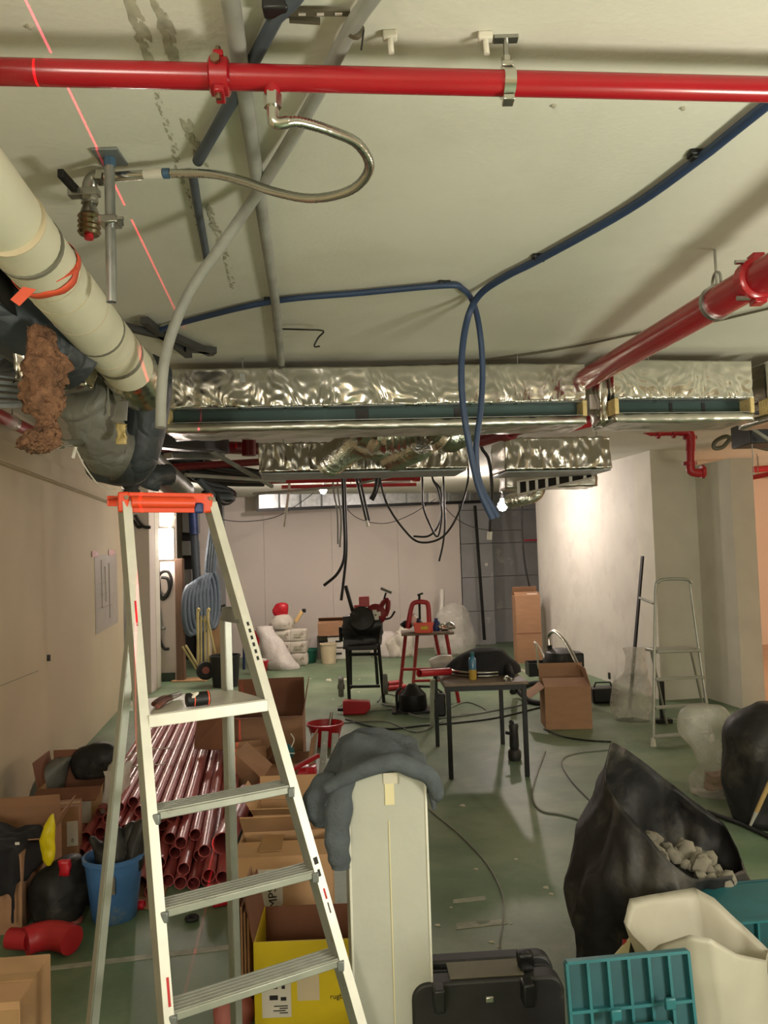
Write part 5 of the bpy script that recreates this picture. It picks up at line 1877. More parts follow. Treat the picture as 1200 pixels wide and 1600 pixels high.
bag('clear_bag', 'tall translucent bag standing against the white partition', [(fl(995, 1130) + V3(0, .15, 0), .16, .12), (fl(995, 1130) + V3(0, .15, .12), .19, .15), (fl(996, 1130) + V3(0, .15, .35), .18, .13), (P(994, 1050, 7.9), .13, .1), (P(994, 1030, 7.9), .11, .08), (P(993, 1012, 7.9), .12, .05)], 'bag_clear', seed=21, fold=.12)
c = fl(1058, 1132)
mb = MB()
mb.box((c.x - .1, c.y + .1, .2), (.05, .04, .4))
mb.box((c.x - .1, c.y + .1, .02), (.16, .1, .04))
tag(mb.build('dark_bracket', 'dark_iron', bev=.005), 'dark upright tool behind the small steps', 'tool')

# ---- carton and vacuum in front of the partition
c = fl(897, 1140) + VV * .2
t = carton(c, -.05, .44, .36, .40, 'open brown carton on the floor in front of the red vacuum', 'cardboard', {'l': 215, 'b': 100, 'r': 75, 'f': 20})
v = fl(888, 1108) + V3(.0, .25, 0)
vc = thing('vacuum_cleaner', 'red and black workshop vacuum behind the open carton', 'vacuum', v)
MB().lathe([(.17, .0), (.19, .05), (.19, .38), (.17, .42)], 20, Matrix.Translation(v)).build('drum', 'red_paint', vc, world=True)
MB().lathe([(.195, .41), (.2, .46), (.17, .58), (.08, .62), (0, .62)], 20, Matrix.Translation(v)).build('motor_head', 'black_dusty', vc, world=True)
MB().box(v + V3(.15, -.05, .40), (.14, .2, .36)).build('black_panel', 'black_plastic', vc, bev=.02, world=True)
MB().tube(spl([P(858, 1010, 9.0), P(858, 992, 9.0), P(868, 987, 8.9), P(885, 1005, 8.7), P(908, 1050, 8.4)], 6), .022, 10).build('chrome_tube', 'steel_bright', vc, world=True)
mb = MB()
ribtube(mb, [P(858, 1008, 9.0), P(862, 1022, 9.0), P(874, 1030, 9.0)], .028, .03, .004, 10)
mb.build('hose', 'black_rubber', vc, world=True)
for s in (-1, 1):
    MB().lathe([(.05, -.02), (.05, .02)], 14, Matrix.Translation(v + V3(.18 * s, -.1, .05)) @ Matrix.Rotation(PI / 2, 4, 'Y')).build('wheel', 'black_rubber', vc, world=True)
t = thing('black_toolbox', 'black cable box behind the open carton at the partition', 'box', fl(947, 1100) + V3(0, .1, 0))
MB().box((0, 0, .09), (.28, .22, .16)).build('body', 'black_plastic', t, bev=.02)
MB().tube([(-.1, 0, .17), (-.08, 0, .22), (.08, 0, .22), (.1, 0, .17)], .01, 8).build('handle', 'dark_iron', t)
t = MB()
for r_, z_ in ((.20, .02), (.17, .04), (.19, .055)):
    q = fl(965, 1088)
    t.tube([q + V3(r_ * math.cos(a), r_ * .7 * math.sin(a), z_) for a in [2 * PI * k / 24 for k in range(25)]], .012, 8, caps=False)
tag(t.build('cable_coil', 'cable_grey'), 'coiled grey cable on the floor beside the black cable box', 'cable')
c = fl(831, 1036) + VV * .16
t = carton(c, .02, .38, .30, 1.02, 'tall narrow brown carton standing before the grey panels', 'cardboard', {'b': 60, 'f': 20})
MB().box((.08, -.05, 1.04), (.16, .12, .02)).build('torn_edge', 'paper', t, bev=.004)
MB().box((0, -.152, .45), (.38, .002, .012)).build('crease', 'cardboard_dark', t)
t = thing('black_tray', 'shallow black crate of wires beside the tall carton', 'crate', fl(846, 1057) + V3(0, .15, 0))
for s in (-1, 1):
    MB().box((.16 * s, 0, .09), (.012, .3, .18)).build('side_wall', 'black_plastic', t, bev=.003)
    MB().box((0, .15 * s, .09), (.33, .012, .18)).build('side_wall', 'black_plastic', t, bev=.003)
MB().box((0, 0, .01), (.32, .3, .012)).build('bottom', 'black_plastic', t)
mb = MB()
mb.tube(spl([fl(846, 1057) + V3(0, .15, .02), P(838, 1012, 10.4), P(835, 1003, 10.4), P(842, 1010, 10.4), P(852, 1030, 10.3), P(862, 1046, 10.2)], 5), .012, 8)
tag(mb.build('loose_wire', 'cable_white'), 'pale wire sticking up out of the black crate', 'wire')

# ================================================================== work table
tl0, tr0 = fl(705, 1217), fl(824, 1213)
bl0, br0 = fl(684, 1166), fl(788, 1162)
br0 = tr0 + (bl0 - tl0)
HT = .70
tb_ = thing('work_table', 'low work table with dark iron legs and a worn board', 'table', (tl0 + br0) / 2)
for p in (tl0, tr0, bl0, br0):
    MB().box(p + V3(0, 0, HT / 2), (.035, .035, HT)).build('leg', 'dark_iron', tb_, bev=.003, world=True)
for p, q in ((tl0, tr0), (bl0, br0), (tl0, bl0), (tr0, br0)):
    MB().beam(p + V3(0, 0, HT - .02), q + V3(0, 0, HT - .02), .03, .04).build('frame_rail', 'dark_iron', tb_, world=True)
ex = (tr0 - tl0).normalized() * .03
ey = (bl0 - tl0).normalized() * .03
MB().slab([tl0 - ex - ey + V3(0, 0, HT), tr0 + ex - ey + V3(0, 0, HT), br0 + ex + ey + V3(0, 0, HT), bl0 - ex + ey + V3(0, 0, HT)], .022).build('board', 'table_board', tb_, smooth=False, bev=.003, world=True)
HB = HT + .023
# dark coat with reflective stripes
cc = F(755, 1058, HB)
rg = [((cc.x + .02, cc.y + .25, HB), .27, .22), ((cc.x + .02, cc.y + .25, HB + .06), .26, .21), ((cc.x + .03, cc.y + .25, HB + .13), .19, .16), ((cc.x + .04, cc.y + .27, HB + .18), .12, .1), ((cc.x + .04, cc.y + .27, HB + .20), .03, .03)]
coat = bag('work_coat', 'black work coat with silver stripes heaped on the table', rg, 'fleece_black', 'clothing', seed=6, fold=.14, lump=.2)
for z, r in ((.035, .262), (.06, .262)):
    mb = MB()
    mb.tube([V3(cc.x + .02 + r * math.cos(a), cc.y + .2 + r * .88 * math.sin(a), HB + z - .02) for a in [PI * (1.0 + k / 16 * .62) for k in range(17)]], .009, 6)
    mb.build('silver_stripe', 'steel_bright', coat, world=True)
mb = MB()
mb.tube(spl([F(775, 1030, HB + .1), F(790, 1040, HB + .06), F(800, 1056, HB + .02)], 5), [.05, .05, .05, .045, .045, .04, .04, .035, .03, .025, .02][:11], 12)
mb.build('sleeve', 'fleece_black', coat, world=True)
p = F(739, 1062, HB)
t = thing('spray_bottle', 'blue and amber plastic bottle standing on the work table', 'bottle', p)
MB().lathe([(.026, 0), (.03, .01), (.03, .08)], 14).build('lower_body', 'amber', t)
MB().lathe([(.03, .08), (.03, .16), (.014, .185)], 14).build('upper_body', 'glass_bottle', t)
MB().lathe([(.016, .183), (.018, .21), (.01, .215)], 12).build('cap', 'teal', t)
p = F(795, 1063, HB + .01)
t = thing('pliers', 'steel pliers at the right corner of the work table', 'tool', p)
for dx in (-.02, .02):
    MB().tube(spl([p + V3(dx, 0, .005), p + V3(dx * 1.2, .05, .006), p + V3(dx * .2, .12, .006)], 4), .008, 8).build('handle', 'steel_bright', t, world=True)
MB().tube([p + V3(0, .11, .006), p + V3(0, .17, .006)], [.016, .006], 8).build('jaw', 'steel', t, world=True)
mb = MB()
mb.pipe(P(655, 1052, 6.25), P(702, 1049, 6.55), .03, .025, 14)
tag(mb.build('red_offcut', 'red_paint'), 'short red pipe offcut overhanging the left of the table', 'pipe')
p = F(690, 1042, HB)
bag('white_rag', 'pale rag at the back left of the work table', [((p.x, p.y, HB), .09, .08), ((p.x, p.y, HB + .06), .1, .08), ((p.x + .03, p.y, HB + .10), .05, .04)], 'sack_white', 'rag', seed=3)
mb = MB()
mb.beam(fl(675, 1135) + V3(0, 0, .01), P(676, 1062, 6.7), .04, .012, up=(0, 1, 0))
tag(mb.build('pale_batten', 'alu_white'), 'pale batten leaning against the left table leg', 'batten')
p = fl(806, 1190) + V3(0, .05, 0)
t = thing('angle_grinder', 'black angle grinder standing on the floor under the table', 'tool', p)
MB().lathe([(.05, 0), (.055, .02), (.055, .07), (.04, .09)], 14).build('gear_head', 'black_dusty', t)
MB().lathe([(.035, .09), (.04, .12), (.036, .24), (.042, .28), (.03, .30)], 14).build('motor_body', 'black_dusty', t)
MB().tube([(.03, 0, .20), (-.07, -.02, .23)], .013, 10).build('side_handle', 'black_rubber', t)
MB().tube(spl([(0, 0, .3), (-.02, 0, .32), (-.03, 0, .30)], 3), .01, 8).build('cord_guard', 'black_rubber', t)

# ================================================================== vice stand and pipe threading machine
zs = 9.4
vs_ = thing('vice_stand', 'red four legged pipe vice stand', 'stand', fl(665, 1090))
legs = (((634, 990), (624, 1086)), ((652, 992), (645, 1078)), ((680, 992), (698, 1082)), ((697, 990), (717, 1098)))
for (a, b) in legs:
    p, q = P(a[0], a[1], zs), fl(*b)
    MB().tube([p, q], .022, 8).build('leg', 'red_paint', vs_, world=True)
tp0 = P(627, 987, zs - .05)
MB().box(P(667, 988, zs), (.6, .4, .03)).build('tray', 'table_board', vs_, bev=.004, world=True)
for y_, x0_, x1_ in ((1046, 628, 700), (1064, 646, 690)):
    MB().tube([P(x0_, y_, 9.4), P(x1_, y_ - 1, 9.4)], .016, 8).build('crossbar', 'red_paint', vs_, world=True)
yk = MB()
yk.tube(spl([P(637, 982, 9.3), P(643, 948, 9.3), P(650, 941, 9.3), P(664, 941, 9.3), P(669, 946, 9.3), P(671, 980, 9.3)], 4), .028, 10)
yk.build('vice_yoke', 'red_paint', vs_, world=True)
MB().tube([P(656, 968, 9.3), P(655, 930, 9.3)], .014, 8).build('vice_screw', 'dark_iron', vs_, world=True)
MB().tube([P(652, 930, 9.3), P(661, 927, 9.3)], .011, 8).build('tommy_bar', 'dark_iron', vs_, world=True)
t = thing('orange_box', 'orange open tool box on the vice stand', 'box', P(662, 988, 9.2) + V3(0, 0, .015))
o_ = P(662, 986, 9.2)
MB().slab([P(646, 973, 9.15), P(648, 989, 9.15), P(673, 989, 9.15), P(678, 972, 9.15)], .02).build('front', 'orange', t, bev=.005, world=True)
MB().box(P(662, 981, 9.28), (.2, .18, .1)).build('body', 'orange', t, bev=.01, world=True)
MB().box(P(663, 981, 9.13), (.08, .004, .035)).build('badge', 'yellow', t, world=True)
for i, (px, py, m_, lb) in enumerate(((646, 966, 'white_plastic', 'white bottle on the vice stand behind the orange box'), (682, 974, 'blue_iron', 'blue cap on the vice stand right of the orange box'), (655, 974, 'blue_hose', 'dark blue tin behind the orange box'))):
    p = P(px, py + 12, 9.4)
    t = thing('small_container', lb, 'container', p)
    MB().lathe([(.04, 0), (.045, .02), (.045, .10), (.02, .13)], 12).build('body', m_, t)
    MB().lathe([(.022, .125), (.022, .15), (.0, .152)], 10).build('cap', m_, t)
for i, (px, py, lb) in enumerate(((634, 977, 'dark fittings heap at the left of the vice stand'), (692, 981, 'steel fittings at the right of the vice stand'), (702, 979, 'small steel elbow at the stand edge'))):
    p = P(px, py, 9.35)
    mb = MB()
    mb.tube(spl([p + V3(-.05, 0, 0), p + V3(0, .02, .03), p + V3(.05, 0, .0)], 4), .028, 10)
    mb.tube([p + V3(-.02, -.03, -.01), p + V3(.06, .02, -.01)], .024, 10)
    tag(mb.build('pipe_fittings', ['dark_iron', 'steel_bright', 'steel'][i]), lb, 'fittings')

zm = 9.4
ma, mb0 = fl(547, 1098), fl(601, 1100)
th_ = thing('threading_machine', 'black pipe threading machine on a wheeled stand', 'machine', (ma + mb0) / 2)
for (x0_, y0_, x1_, y1_) in ((541, 992, 546, 1097), (547, 1012, 548, 1075), (586, 1012, 590, 1068), (590, 992, 600, 1100)):
    MB().tube([P(x0_, y0_, zm), P(x1_, y1_, zm if y1_ > 1090 else zm + .4)], .02, 8).build('stand_leg', 'dark_iron', th_, world=True)
for y_ in (1023, 1073):
    MB().tube([P(545, y_, zm), P(594, y_ - 1, zm)], .018, 8).build('stand_bar', 'dark_iron', th_, world=True)
for px, py in ((533, 1073), (602, 1069)):
    p = P(px, py, zm)
    w_ = MB()
    w_.lathe([(.03, -.03), (.115, -.028), (.125, 0), (.115, .028), (.03, .03)], 18, Matrix.Translation(p) @ Matrix.Rotation(PI / 2, 4, 'Y'))
    wo = w_.build('wheel', 'flex_grey', th_, world=True)
    MB().lathe([(.03, -.04), (.03, .04)], 10, Matrix.Translation(p) @ Matrix.Rotation(PI / 2, 4, 'Y')).build('hub', 'dark_iron', wo, world=True)
bd = MB()
bd.gbox(P(567, 985, zm + .1), (.44, .42, .36), (10, 10, 10), crumple(3, .06, 5))
bd.build('body', 'black_plastic', th_, world=True, angle=60)
MB().box(P(567, 1009, zm), (.36, .4, .06)).build('oil_tray', 'black_plastic', th_, bev=.01, world=True)
MB().lathe([(0, .2), (.14, .17), (.18, 0), (.17, -.1)], 18, Matrix.Translation(P(566, 972, zm)) @ Matrix.Rotation(PI / 2.6, 4, 'X')).build('motor_cover', 'black_dusty', th_, world=True)
MB().tube([P(540, 915, zm), P(553, 962, zm)], .022, 8).build('handle', 'dark_iron', th_, world=True)
dh = MB()
pc_ = P(587, 960, zm - .05)
dh.lathe([(.05, -.06), (.12, -.05), (.125, .02), (.05, .06)], 20, Matrix.Translation(pc_) @ Matrix.Rotation(PI / 2, 4, 'X'))
dh.build('die_head', 'red_dark', th_, world=True)
for k in range(4):
    a = k * PI / 2 + .3
    MB().box(pc_ + V3(.035 * math.cos(a), -.075, .035 * math.sin(a)), (.05, .012, .05)).build('die', 'white_plastic', th_, bev=.004, world=True)
MB().tube(spl([P(594, 950, zm), P(600, 940, zm), P(606, 938, zm), P(606, 950, zm), P(602, 962, zm)], 4), .03, 8).build('cutter_frame', 'red_dark', th_, world=True)
MB().tube([P(597, 946, zm), P(603, 926, zm)], .012, 8).build('cutter_screw', 'dark_iron', th_, world=True)
MB().tube([P(595, 919, zm), P(612, 926, zm)], .018, 8).build('cutter_bar', 'steel', th_, world=True)
MB().box(P(569, 940, zm), (.12, .1, .12)).build('switch_box', 'red_paint', th_, bev=.01, world=True)
MB().box(P(560, 949, zm), (.10, .1, .06)).build('red_guard', 'red_paint', th_, bev=.01, world=True)
MB().tube(spl([P(599, 968, zm), P(610, 965, zm), P(617, 955, zm)], 4), .012, 8).build('lever', 'dark_iron', th_, world=True)
MB().tube([P(532, 980, zm), P(533, 1002, zm)], .022, 8).build('pedal_bar', 'dark_iron', th_, world=True)
# red foot pedal, pump motor and pipes on the floor
p = fl(556, 1118) + V3(0, .1, 0)
t = thing('foot_pedal', 'red foot pedal casting on the floor before the threading machine', 'pedal', p)
MB().slab([(-.14, -.06, .0), (.10, -.06, 0), (.16, -.06, .06), (.15, -.06, .13), (-.14, -.06, .15)], -.14).build('shell', 'red_plastic', t, bev=.012)
MB().tube([(-.2, 0, .05), (-.12, 0, .05)], .02, 8).build('stub', 'dark_iron', t)
p = fl(646, 1116) + V3(0, .15, 0)
t = thing('pump_motor', 'dark motor with hoops on the floor by the vice stand', 'motor', p)
MB().lathe([(.14, .02), (.16, .05), (.15, .19), (.10, .24), (.04, .30)], 16).build('casing', 'dark_iron', t)
MB().tube(spl([(-.17, 0, .02), (-.17, 0, .2), (-.12, 0, .26)], 4), .016, 8).build('hoop', 'dark_iron', t)
MB().tube([(.24, 0, 0), (.24, 0, .26), (.05, 0, .27)], .016, 8).build('hoop', 'dark_iron', t)
MB().box((0, 0, .012), (.46, .28, .024)).build('base_plate', 'dark_iron', t, bev=.005)
p = fl(686, 1122) + V3(0, .12, 0)
t = thing('black_charger', 'black box on the floor behind the left table leg', 'box', p)
MB().box((0, 0, .12), (.16, .14, .24)).build('body', 'black_plastic', t, bev=.02)
MB().tube([(-.05, 0, .24), (0, 0, .28), (.05, 0, .24)], .012, 8).build('handle', 'black_rubber', t)
for i, (a, b, lb) in enumerate((((604, 1073), (628, 1056), 'red pipe offcut left of the vice stand, upper one'), ((606, 1080), (634, 1063), 'red pipe offcut left of the vice stand, lower one'))):
    p, q = fl(*a) + V3(0, 0, .035), fl(b[0], b[1] + 14) + V3(0, 0, .035)
    mb = MB()
    mb.pipe(p, q, .033, .028, 12)
    tag(mb.build('red_offcut', 'red_paint'), lb, 'pipe')

# ================================================================== along the back wall
def sackpile(px, py, d, w, h, lb, material='sack_paper', red=False, seed=1):
    a = P(px, py, d)
    mb = MB()
    mb.gbox((a.x, a.y, a.z + h / 2), (w, w * .7, h), (8, 6, 5), lambda p, n: p + n * .03 * (1 + noise.noise(p * 6 + V3(seed, 0, 0))) - V3(0, 0, 0))
    o = tag(mb.build('cement_sack', material, angle=180, sub=1), lb, 'sack', 'sacks by the back wall')
    return o


base_l = fl(446, 1040)
d_ = base_l.y
for i, (px, lbs) in enumerate(((444, 'left'), (467, 'right'))):
    x = P(px, 1030, d_).x
    for k in range(3):
        mb = MB()
        mb.gbox((x, d_ + .05, .10 + k * .19), (.24, .3, .17), (8, 6, 5), lambda p, n: p + n * .018 * (1 + noise.noise(p * 7 + V3(i * 3 + k, 0, 0))))
        o = tag(mb.build('cement_sack', 'sack_paper', angle=180, sub=1), 'paper cement sack, %s in the %s stack by the back wall' % (['lowest', 'middle', 'topmost'][k], lbs), 'sack', 'sacks by the back wall')
        MB().box((x, d_ - .125, .10 + k * .19), (.12, .01, .05)).build('print', 'stain', o, world=True)
x = P(440, 1000, d_).x
bag('grey_sack', 'grey paper sack lying on top of the left sack stack', [((x + .02, d_, .58), .17, .12), ((x + .02, d_, .68), .2, .14), ((x + .02, d_, .78), .14, .1), ((x + .02, d_, .82), .05, .05)], 'sack_paper', 'sack', seed=3)
bag('red_bag', 'small bright red bag on top of the sack stacks', [((x, d_, .80), .09, .08), ((x, d_, .88), .12, .09), ((x + .02, d_, .97), .1, .07), ((x + .02, d_, 1.0), .03, .03)], 'red_plastic', seed=8)
mb = MB()
mb.beam(P(462, 972, d_ - .05), P(472, 955, d_ - .05), .08, .06)
t = tag(mb.build('glue_gun', 'wood_pale', bev=.01), 'pale tool with dark tip on the right sack stack', 'tool')
MB().box(P(475, 954, d_ - .05), (.06, .06, .06)).build('tip', 'black_plastic', t, bev=.01, world=True)
# clear sack leaning
cb = fl(438, 1047)
bag('clear_sack', 'large translucent sack slumped in front of the cement sacks', [((cb.x + .05, cb.y + .1, 0), .24, .14), ((cb.x + .02, cb.y + .1, .08), .25, .16), ((cb.x - .07, cb.y + .12, .25), .2, .14), ((cb.x - .16, cb.y + .14, .42), .17, .12), ((cb.x - .22, cb.y + .16, .56), .15, .09), ((cb.x - .25, cb.y + .17, .66), .12, .05)], 'sack_white', seed=4, fold=.06)
bucket(fl(481, 1037) + V3(0, .12, 0), .12, .165, .22, 'dark green tub beside the cream bucket', 'green_plastic', 'green_tub', handle=False)
bucket(fl(513, 1038) + V3(0, .12, 0), .115, .13, .32, 'cream plastic bucket left of the threading machine', 'cream_plastic', handle=False)
c = fl(495, 1026)
bag('white_bag', 'white plastic bag slumped behind the green tub', [((c.x, c.y, 0), .12, .1), ((c.x, c.y, .2), .14, .1), ((c.x + .04, c.y, .38), .09, .07), ((c.x + .07, c.y, .46), .03, .03)], 'sack_white', seed=9)
c = fl(530, 1030) + V3(0, .1, 0)
for k, (z, m_, lb) in enumerate(((.0, 'white_plastic', 'lowest white crate under the brown carton'), (.2, 'white_plastic', 'upper white crate under the brown carton'))):
    t = thing('white_crate', lb, 'crate', c + V3(0, 0, z), group='white crates by the back wall')
    MB().box((0, 0, .09), (.36, .3, .17)).build('body', m_, t, bev=.008)
    MB().box((0, -.152, .15), (.37, .006, .02)).build('rim', m_, t)
    MB().box((0, -.154, .1), (.1, .004, .03)).build('grip_slot', 'dark_iron', t)
MB_ = c + V3(-.2, .05, 0)
t = thing('grey_crate', 'dark grey crate beside the white crates', 'crate', MB_ + V3(-.08, 0, 0))
MB().box((0, 0, .2), (.16, .28, .4)).build('body', 'cable_brown', t, bev=.008)
MB().box((0, -.142, .3), (.1, .004, .03)).build('grip_slot', 'dark_iron', t)
t = carton(c + V3(-.06, -.02, .40), .03, .56, .34, .20, 'wide brown carton on top of the white crates', 'cardboard', {'b': 30, 'f': 10})
for i, (px, py, w_, h_, m_, lb) in enumerate(((603, 1012, .22, .42, 'sack_white', 'pale plastic wrapped bundle right of the threading machine'), (622, 1012, .2, .36, 'sack_paper', 'paper sack behind the vice stand'), (632, 985, .16, .5, 'sack_paper', 'crumpled beige paper above the vice stand legs'))):
    c = fl(px, 1026)
    bag('wrapped_bundle', lb, [((c.x, c.y, 0), w_, .12), ((c.x, c.y, h_ * .5), w_ * 1.05, .12), ((c.x, c.y, h_ * .8), w_ * .8, .1), ((c.x, c.y, h_), w_ * .3, .05)], m_, seed=i + 30, fold=.15, lump=.3)
p = fl(606, 1016)
t = thing('red_machine', 'small red machine on the floor by the back wall', 'machine', p + V3(0, -.1, 0))
MB().box((0, 0, .08), (.2, .18, .15)).build('body', 'red_plastic', t, bev=.03)
MB().tube(spl([(-.08, 0, .14), (0, 0, .24), (.08, 0, .14)], 4), .02, 8).build('handle', 'red_dark', t)
c = fl(712, 1022)
bag('plastic_sheeting', 'heap of clear plastic sheeting in the back corner', [((c.x, c.y - .1, 0), .3, .2), ((c.x, c.y - .1, .25), .32, .2), ((c.x - .02, c.y - .1, .5), .3, .18), ((c.x - .03, c.y - .1, .7), .24, .14), ((c.x - .02, c.y - .1, .84), .12, .08), ((c.x, c.y - .1, .88), .03, .03)], 'bag_clear', 'plastic', seed=33, fold=.14, lump=.25)
mb = MB()
mb.pipe(P(690, 962, 14.0), P(691, 922, 14.2), .045, .04, 12)
t = tag(mb.build('leaning_tube', 'white_plastic'), 'pale tube leaning on the back wall above the sheeting', 'tube')
mb = MB()
mb.beam(P(742, 790, 14.3), P(757, 1000, 14.1), .05, .03)
tag(mb.build('dark_rail', 'dark_iron'), 'dark rail running down the joint of the back wall', 'rail')
mb = MB()
mb.box(P(760, 882, 14.4), (.05, .02, .05))
mb.build('patch', 'paper', bw, world=True)
mb = MB()
mb.box(P(830, 844, 14.7), (.28, .01, .035))
mb.build('red_tape', 'red_paint', bw, world=True)

# ================================================================== left niche behind the ladder
def pillar(x0_, x1_, d, dep, material, name, ztop=CEIL, z0=0):
    a, b = P(x0_, 900, d), P(x1_, 900, d)
    mb = MB()
    mb.box(((a.x + b.x) / 2, d + dep / 2, (z0 + ztop) / 2), (b.x - a.x, dep, ztop - z0))
    return struct(mb.build(name, material, smooth=False, bev=.004))


pillar(204, 234, 10.6, .25, 'wall_board', 'wall_niche_pier')
pillar(234, 243, 10.9, .2, 'pilaster', 'trim_3')
pillar(243, 274, 11.6, .12, 'wall_board', 'wall_niche_panel')
pillar(150, 243, 11.75, .1, 'wall_grey', 'wall_niche_back')
pillar(273, 285, 11.5, .12, 'wood', 'trim_4', 1.75)
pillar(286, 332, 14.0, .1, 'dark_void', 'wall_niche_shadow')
pillar(326, 352, 14.0, .08, 'wall_grey', 'wall_niche_grey')
mb = MB()
a = fl(259, 1062)
mb.box((P(258, 1060, 11.55).x, 11.57, .06), (.27, .03, .12))
struct(mb.build('baseboard_niche', 'skirting_green', bev=.003))
for i, (x0_, y0_, x1_, y1_) in enumerate(((285, 800, 300, 832), (284, 845, 300, 868), (288, 890, 300, 940))):
    a, b = P(x0_, y1_, 13.4), P(x1_, y0_, 13.4)
    mb = MB()
    mb.box(((a.x + b.x) / 2, 13.7, (a.z + b.z) / 2), (b.x - a.x, .6, b.z - a.z))
    tag(mb.build('grey_block', 'wall_grey', bev=.01), ['topmost', 'middle', 'lowest'][i] + ' grey block sticking out of the dark niche', 'block', 'grey blocks in the niche')
mb = MB()
q0_ = P(306, 850, 13.2)
mb.tube([V3(q0_.x - .05, 13.2, CEIL), V3(q0_.x + .06, 13.2, 0)], .07, 12)
t = tag(mb.build('soil_pipe', 'conduit_dark'), 'dark upright pipe in the niche above the blue hose coil', 'pipe')
mb = MB()
mb.tube([P(301, 795, 13.1), P(303, 835, 13.1)], .075, 12)
mb.build('blue_sleeve', 'blue_iron', t, world=True)
# cables on the niche panel
for i, (pts, m_, lb) in enumerate((
        ([(246, 800), (247, 860), (248, 905), (252, 935), (262, 930), (268, 908), (262, 893), (250, 897), (246, 915), (255, 932), (264, 922), (262, 905), (252, 902)], 'cable_black', 'black cable looped twice on the white panel behind the ladder'),
        ([(245, 935), (250, 960), (252, 980), (258, 982)], 'cable_grey', 'grey tube curling below the looped cable'),
        ([(246, 975), (250, 1000), (256, 1013), (264, 1014)], 'cable_black', 'black cable end hooking right near the niche floor'),
        ([(204, 812), (210, 816), (215, 823), (221, 823)], 'cable_black', 'short dark hook under the ladder tray, left one'),
        ([(211, 805), (217, 815), (225, 823), (235, 824)], 'cable_black', 'short dark hook under the ladder tray, right one'))):
    mb = MB()
    mb.tube(spl([P(x, y, (11.57 if i < 3 else 10.57) - k * .004) for k, (x, y) in enumerate(pts)], 5), .022, 8)
    tag(mb.build('niche_cable', m_), lb, 'cable', 'cables in the niche')
# blue hose coil
hc0 = P(315, 945, 11.6)
for i in range(7):
    pts = []
    off = (i - 3) * .07
    for k in range(25):
        a = 2 * PI * k / 24
        pts.append(V3(hc0.x + off * .55 + .10 * math.sin(a) * .6, hc0.y + off + .12 * math.sin(a), hc0.z + .02 * i + (.34 + .012 * i) * math.cos(a) - .06))
    mb = MB()
    mb.tube(pts, .038, 10, caps=False)
    tag(mb.build('hose_turn', 'grey_hose'), 'blue grey hose coil, turn number %s from the left' % ['one', 'two', 'three', 'four', 'five', 'six', 'seven'][i], 'hose', 'turns of the blue hose coil')
for i in range(4):
    mb = MB()
    mb.tube(spl([P(322 + i * 4, 895, 11.5), P(324 + i * 4, 870, 11.5), P(329 + i * 3, 830, 11.5), P(331 + i * 2, 800, 11.5)], 4), .03, 8)
    tag(mb.build('hose_rise', 'grey_hose'), 'blue hose rising from the coil behind the ladder, %s' % ['leftmost', 'second', 'third', 'rightmost'][i], 'hose', 'hoses rising from the coil')
# yellow hand truck
g = fl(322, 1062)
ht = thing('hand_truck', 'pale yellow hand truck leaning in the niche', 'hand truck', g)
for x0_, x1_ in ((309, 311), (325, 327)):
    MB().tube(spl([P(x0_ + 3, 953, 11.2), P(x0_, 960, 11.2), P(x1_, 1055, 11.0)], 4), .02, 8).build('side_rail', 'yellow_iron', ht, world=True)
for x0_ in (314, 320):
    MB().tube([P(x0_, 962, 11.2), P(x0_ + 1, 1050, 11.0)], .014, 8).build('slat', 'yellow_iron', ht, world=True)
MB().tube([P(309, 970, 11.2), P(326, 970, 11.2)], .016, 8).build('crossbar', 'yellow_iron', ht, world=True)
for a, b in (((285, 1010), (309, 1048)), ((290, 1008), (312, 1045)), ((325, 970), (336, 1020))):
    MB().tube([P(a[0], a[1], 11.0), P(b[0], b[1], 11.0)], .016, 8).build('strut', 'yellow_iron', ht, world=True)
p = P(321, 1048, 10.9)
MB().lathe([(.05, -.03), (.11, -.03), (.125, 0), (.11, .03), (.05, .03)], 18, Matrix.Translation(p) @ Matrix.Rotation(PI / 2 - .3, 4, 'X') @ Matrix.Rotation(.4, 4, 'Y')).build('wheel', 'black_rubber', ht, world=True)
MB().lathe([(0, -.035), (.05, -.034), (.05, .034), (0, .035)], 14, Matrix.Translation(p) @ Matrix.Rotation(PI / 2 - .3, 4, 'X') @ Matrix.Rotation(.4, 4, 'Y')).build('hub', 'red_dull', ht, world=True)
t = bucket(fl(348, 1076) + V3(0, .2, 0), .17, .20, .42, 'black rubber bin behind the ladder rear leg', 'black_rubber', 'black_bin', handle=False)
ht2 = thing('hand_truck', 'dark blue hand truck handle behind the ladder rail', 'hand truck', P(378, 1010, 12.4))
MB().tube(spl([P(366, 940, 12.4), P(372, 939, 12.4), P(378, 950, 12.4), P(381, 965, 12.4), F(381, 1046)], 5), .02, 8).build('hoop_handle', 'blue_iron', ht2, world=True)
MB().tube([P(368, 965, 12.4), P(381, 964, 12.4)], .016, 8).build('crossbar', 'blue_iron', ht2, world=True)
MB().tube(spl([P(352, 945, 12.3), P(345, 950, 12.3), P(350, 968, 12.3), F(350, 1048)], 5), .018, 8).build('side_rail', 'dark_iron', ht2, world=True)
bucket(fl(398, 1035) + V3(0, .1, 0), .12, .14, .14, 'white tub behind the red bucket by the ladder rail', 'white_plastic', handle=False)
bucket(fl(404, 1055) + V3(0, .12, 0), .10, .13, .20, 'bright red bucket with white rag by the ladder rail', 'red_plastic', handle=False)
c = fl(404, 1055) + V3(0, .12, .18)
bag('white_rag', 'white rag spilling out of the bright red bucket', [((c.x, c.y, c.z - .02), .1, .1), ((c.x, c.y, c.z + .03), .11, .1), ((c.x, c.y, c.z + .05), .04, .04)], 'sack_white', 'rag', seed=2)
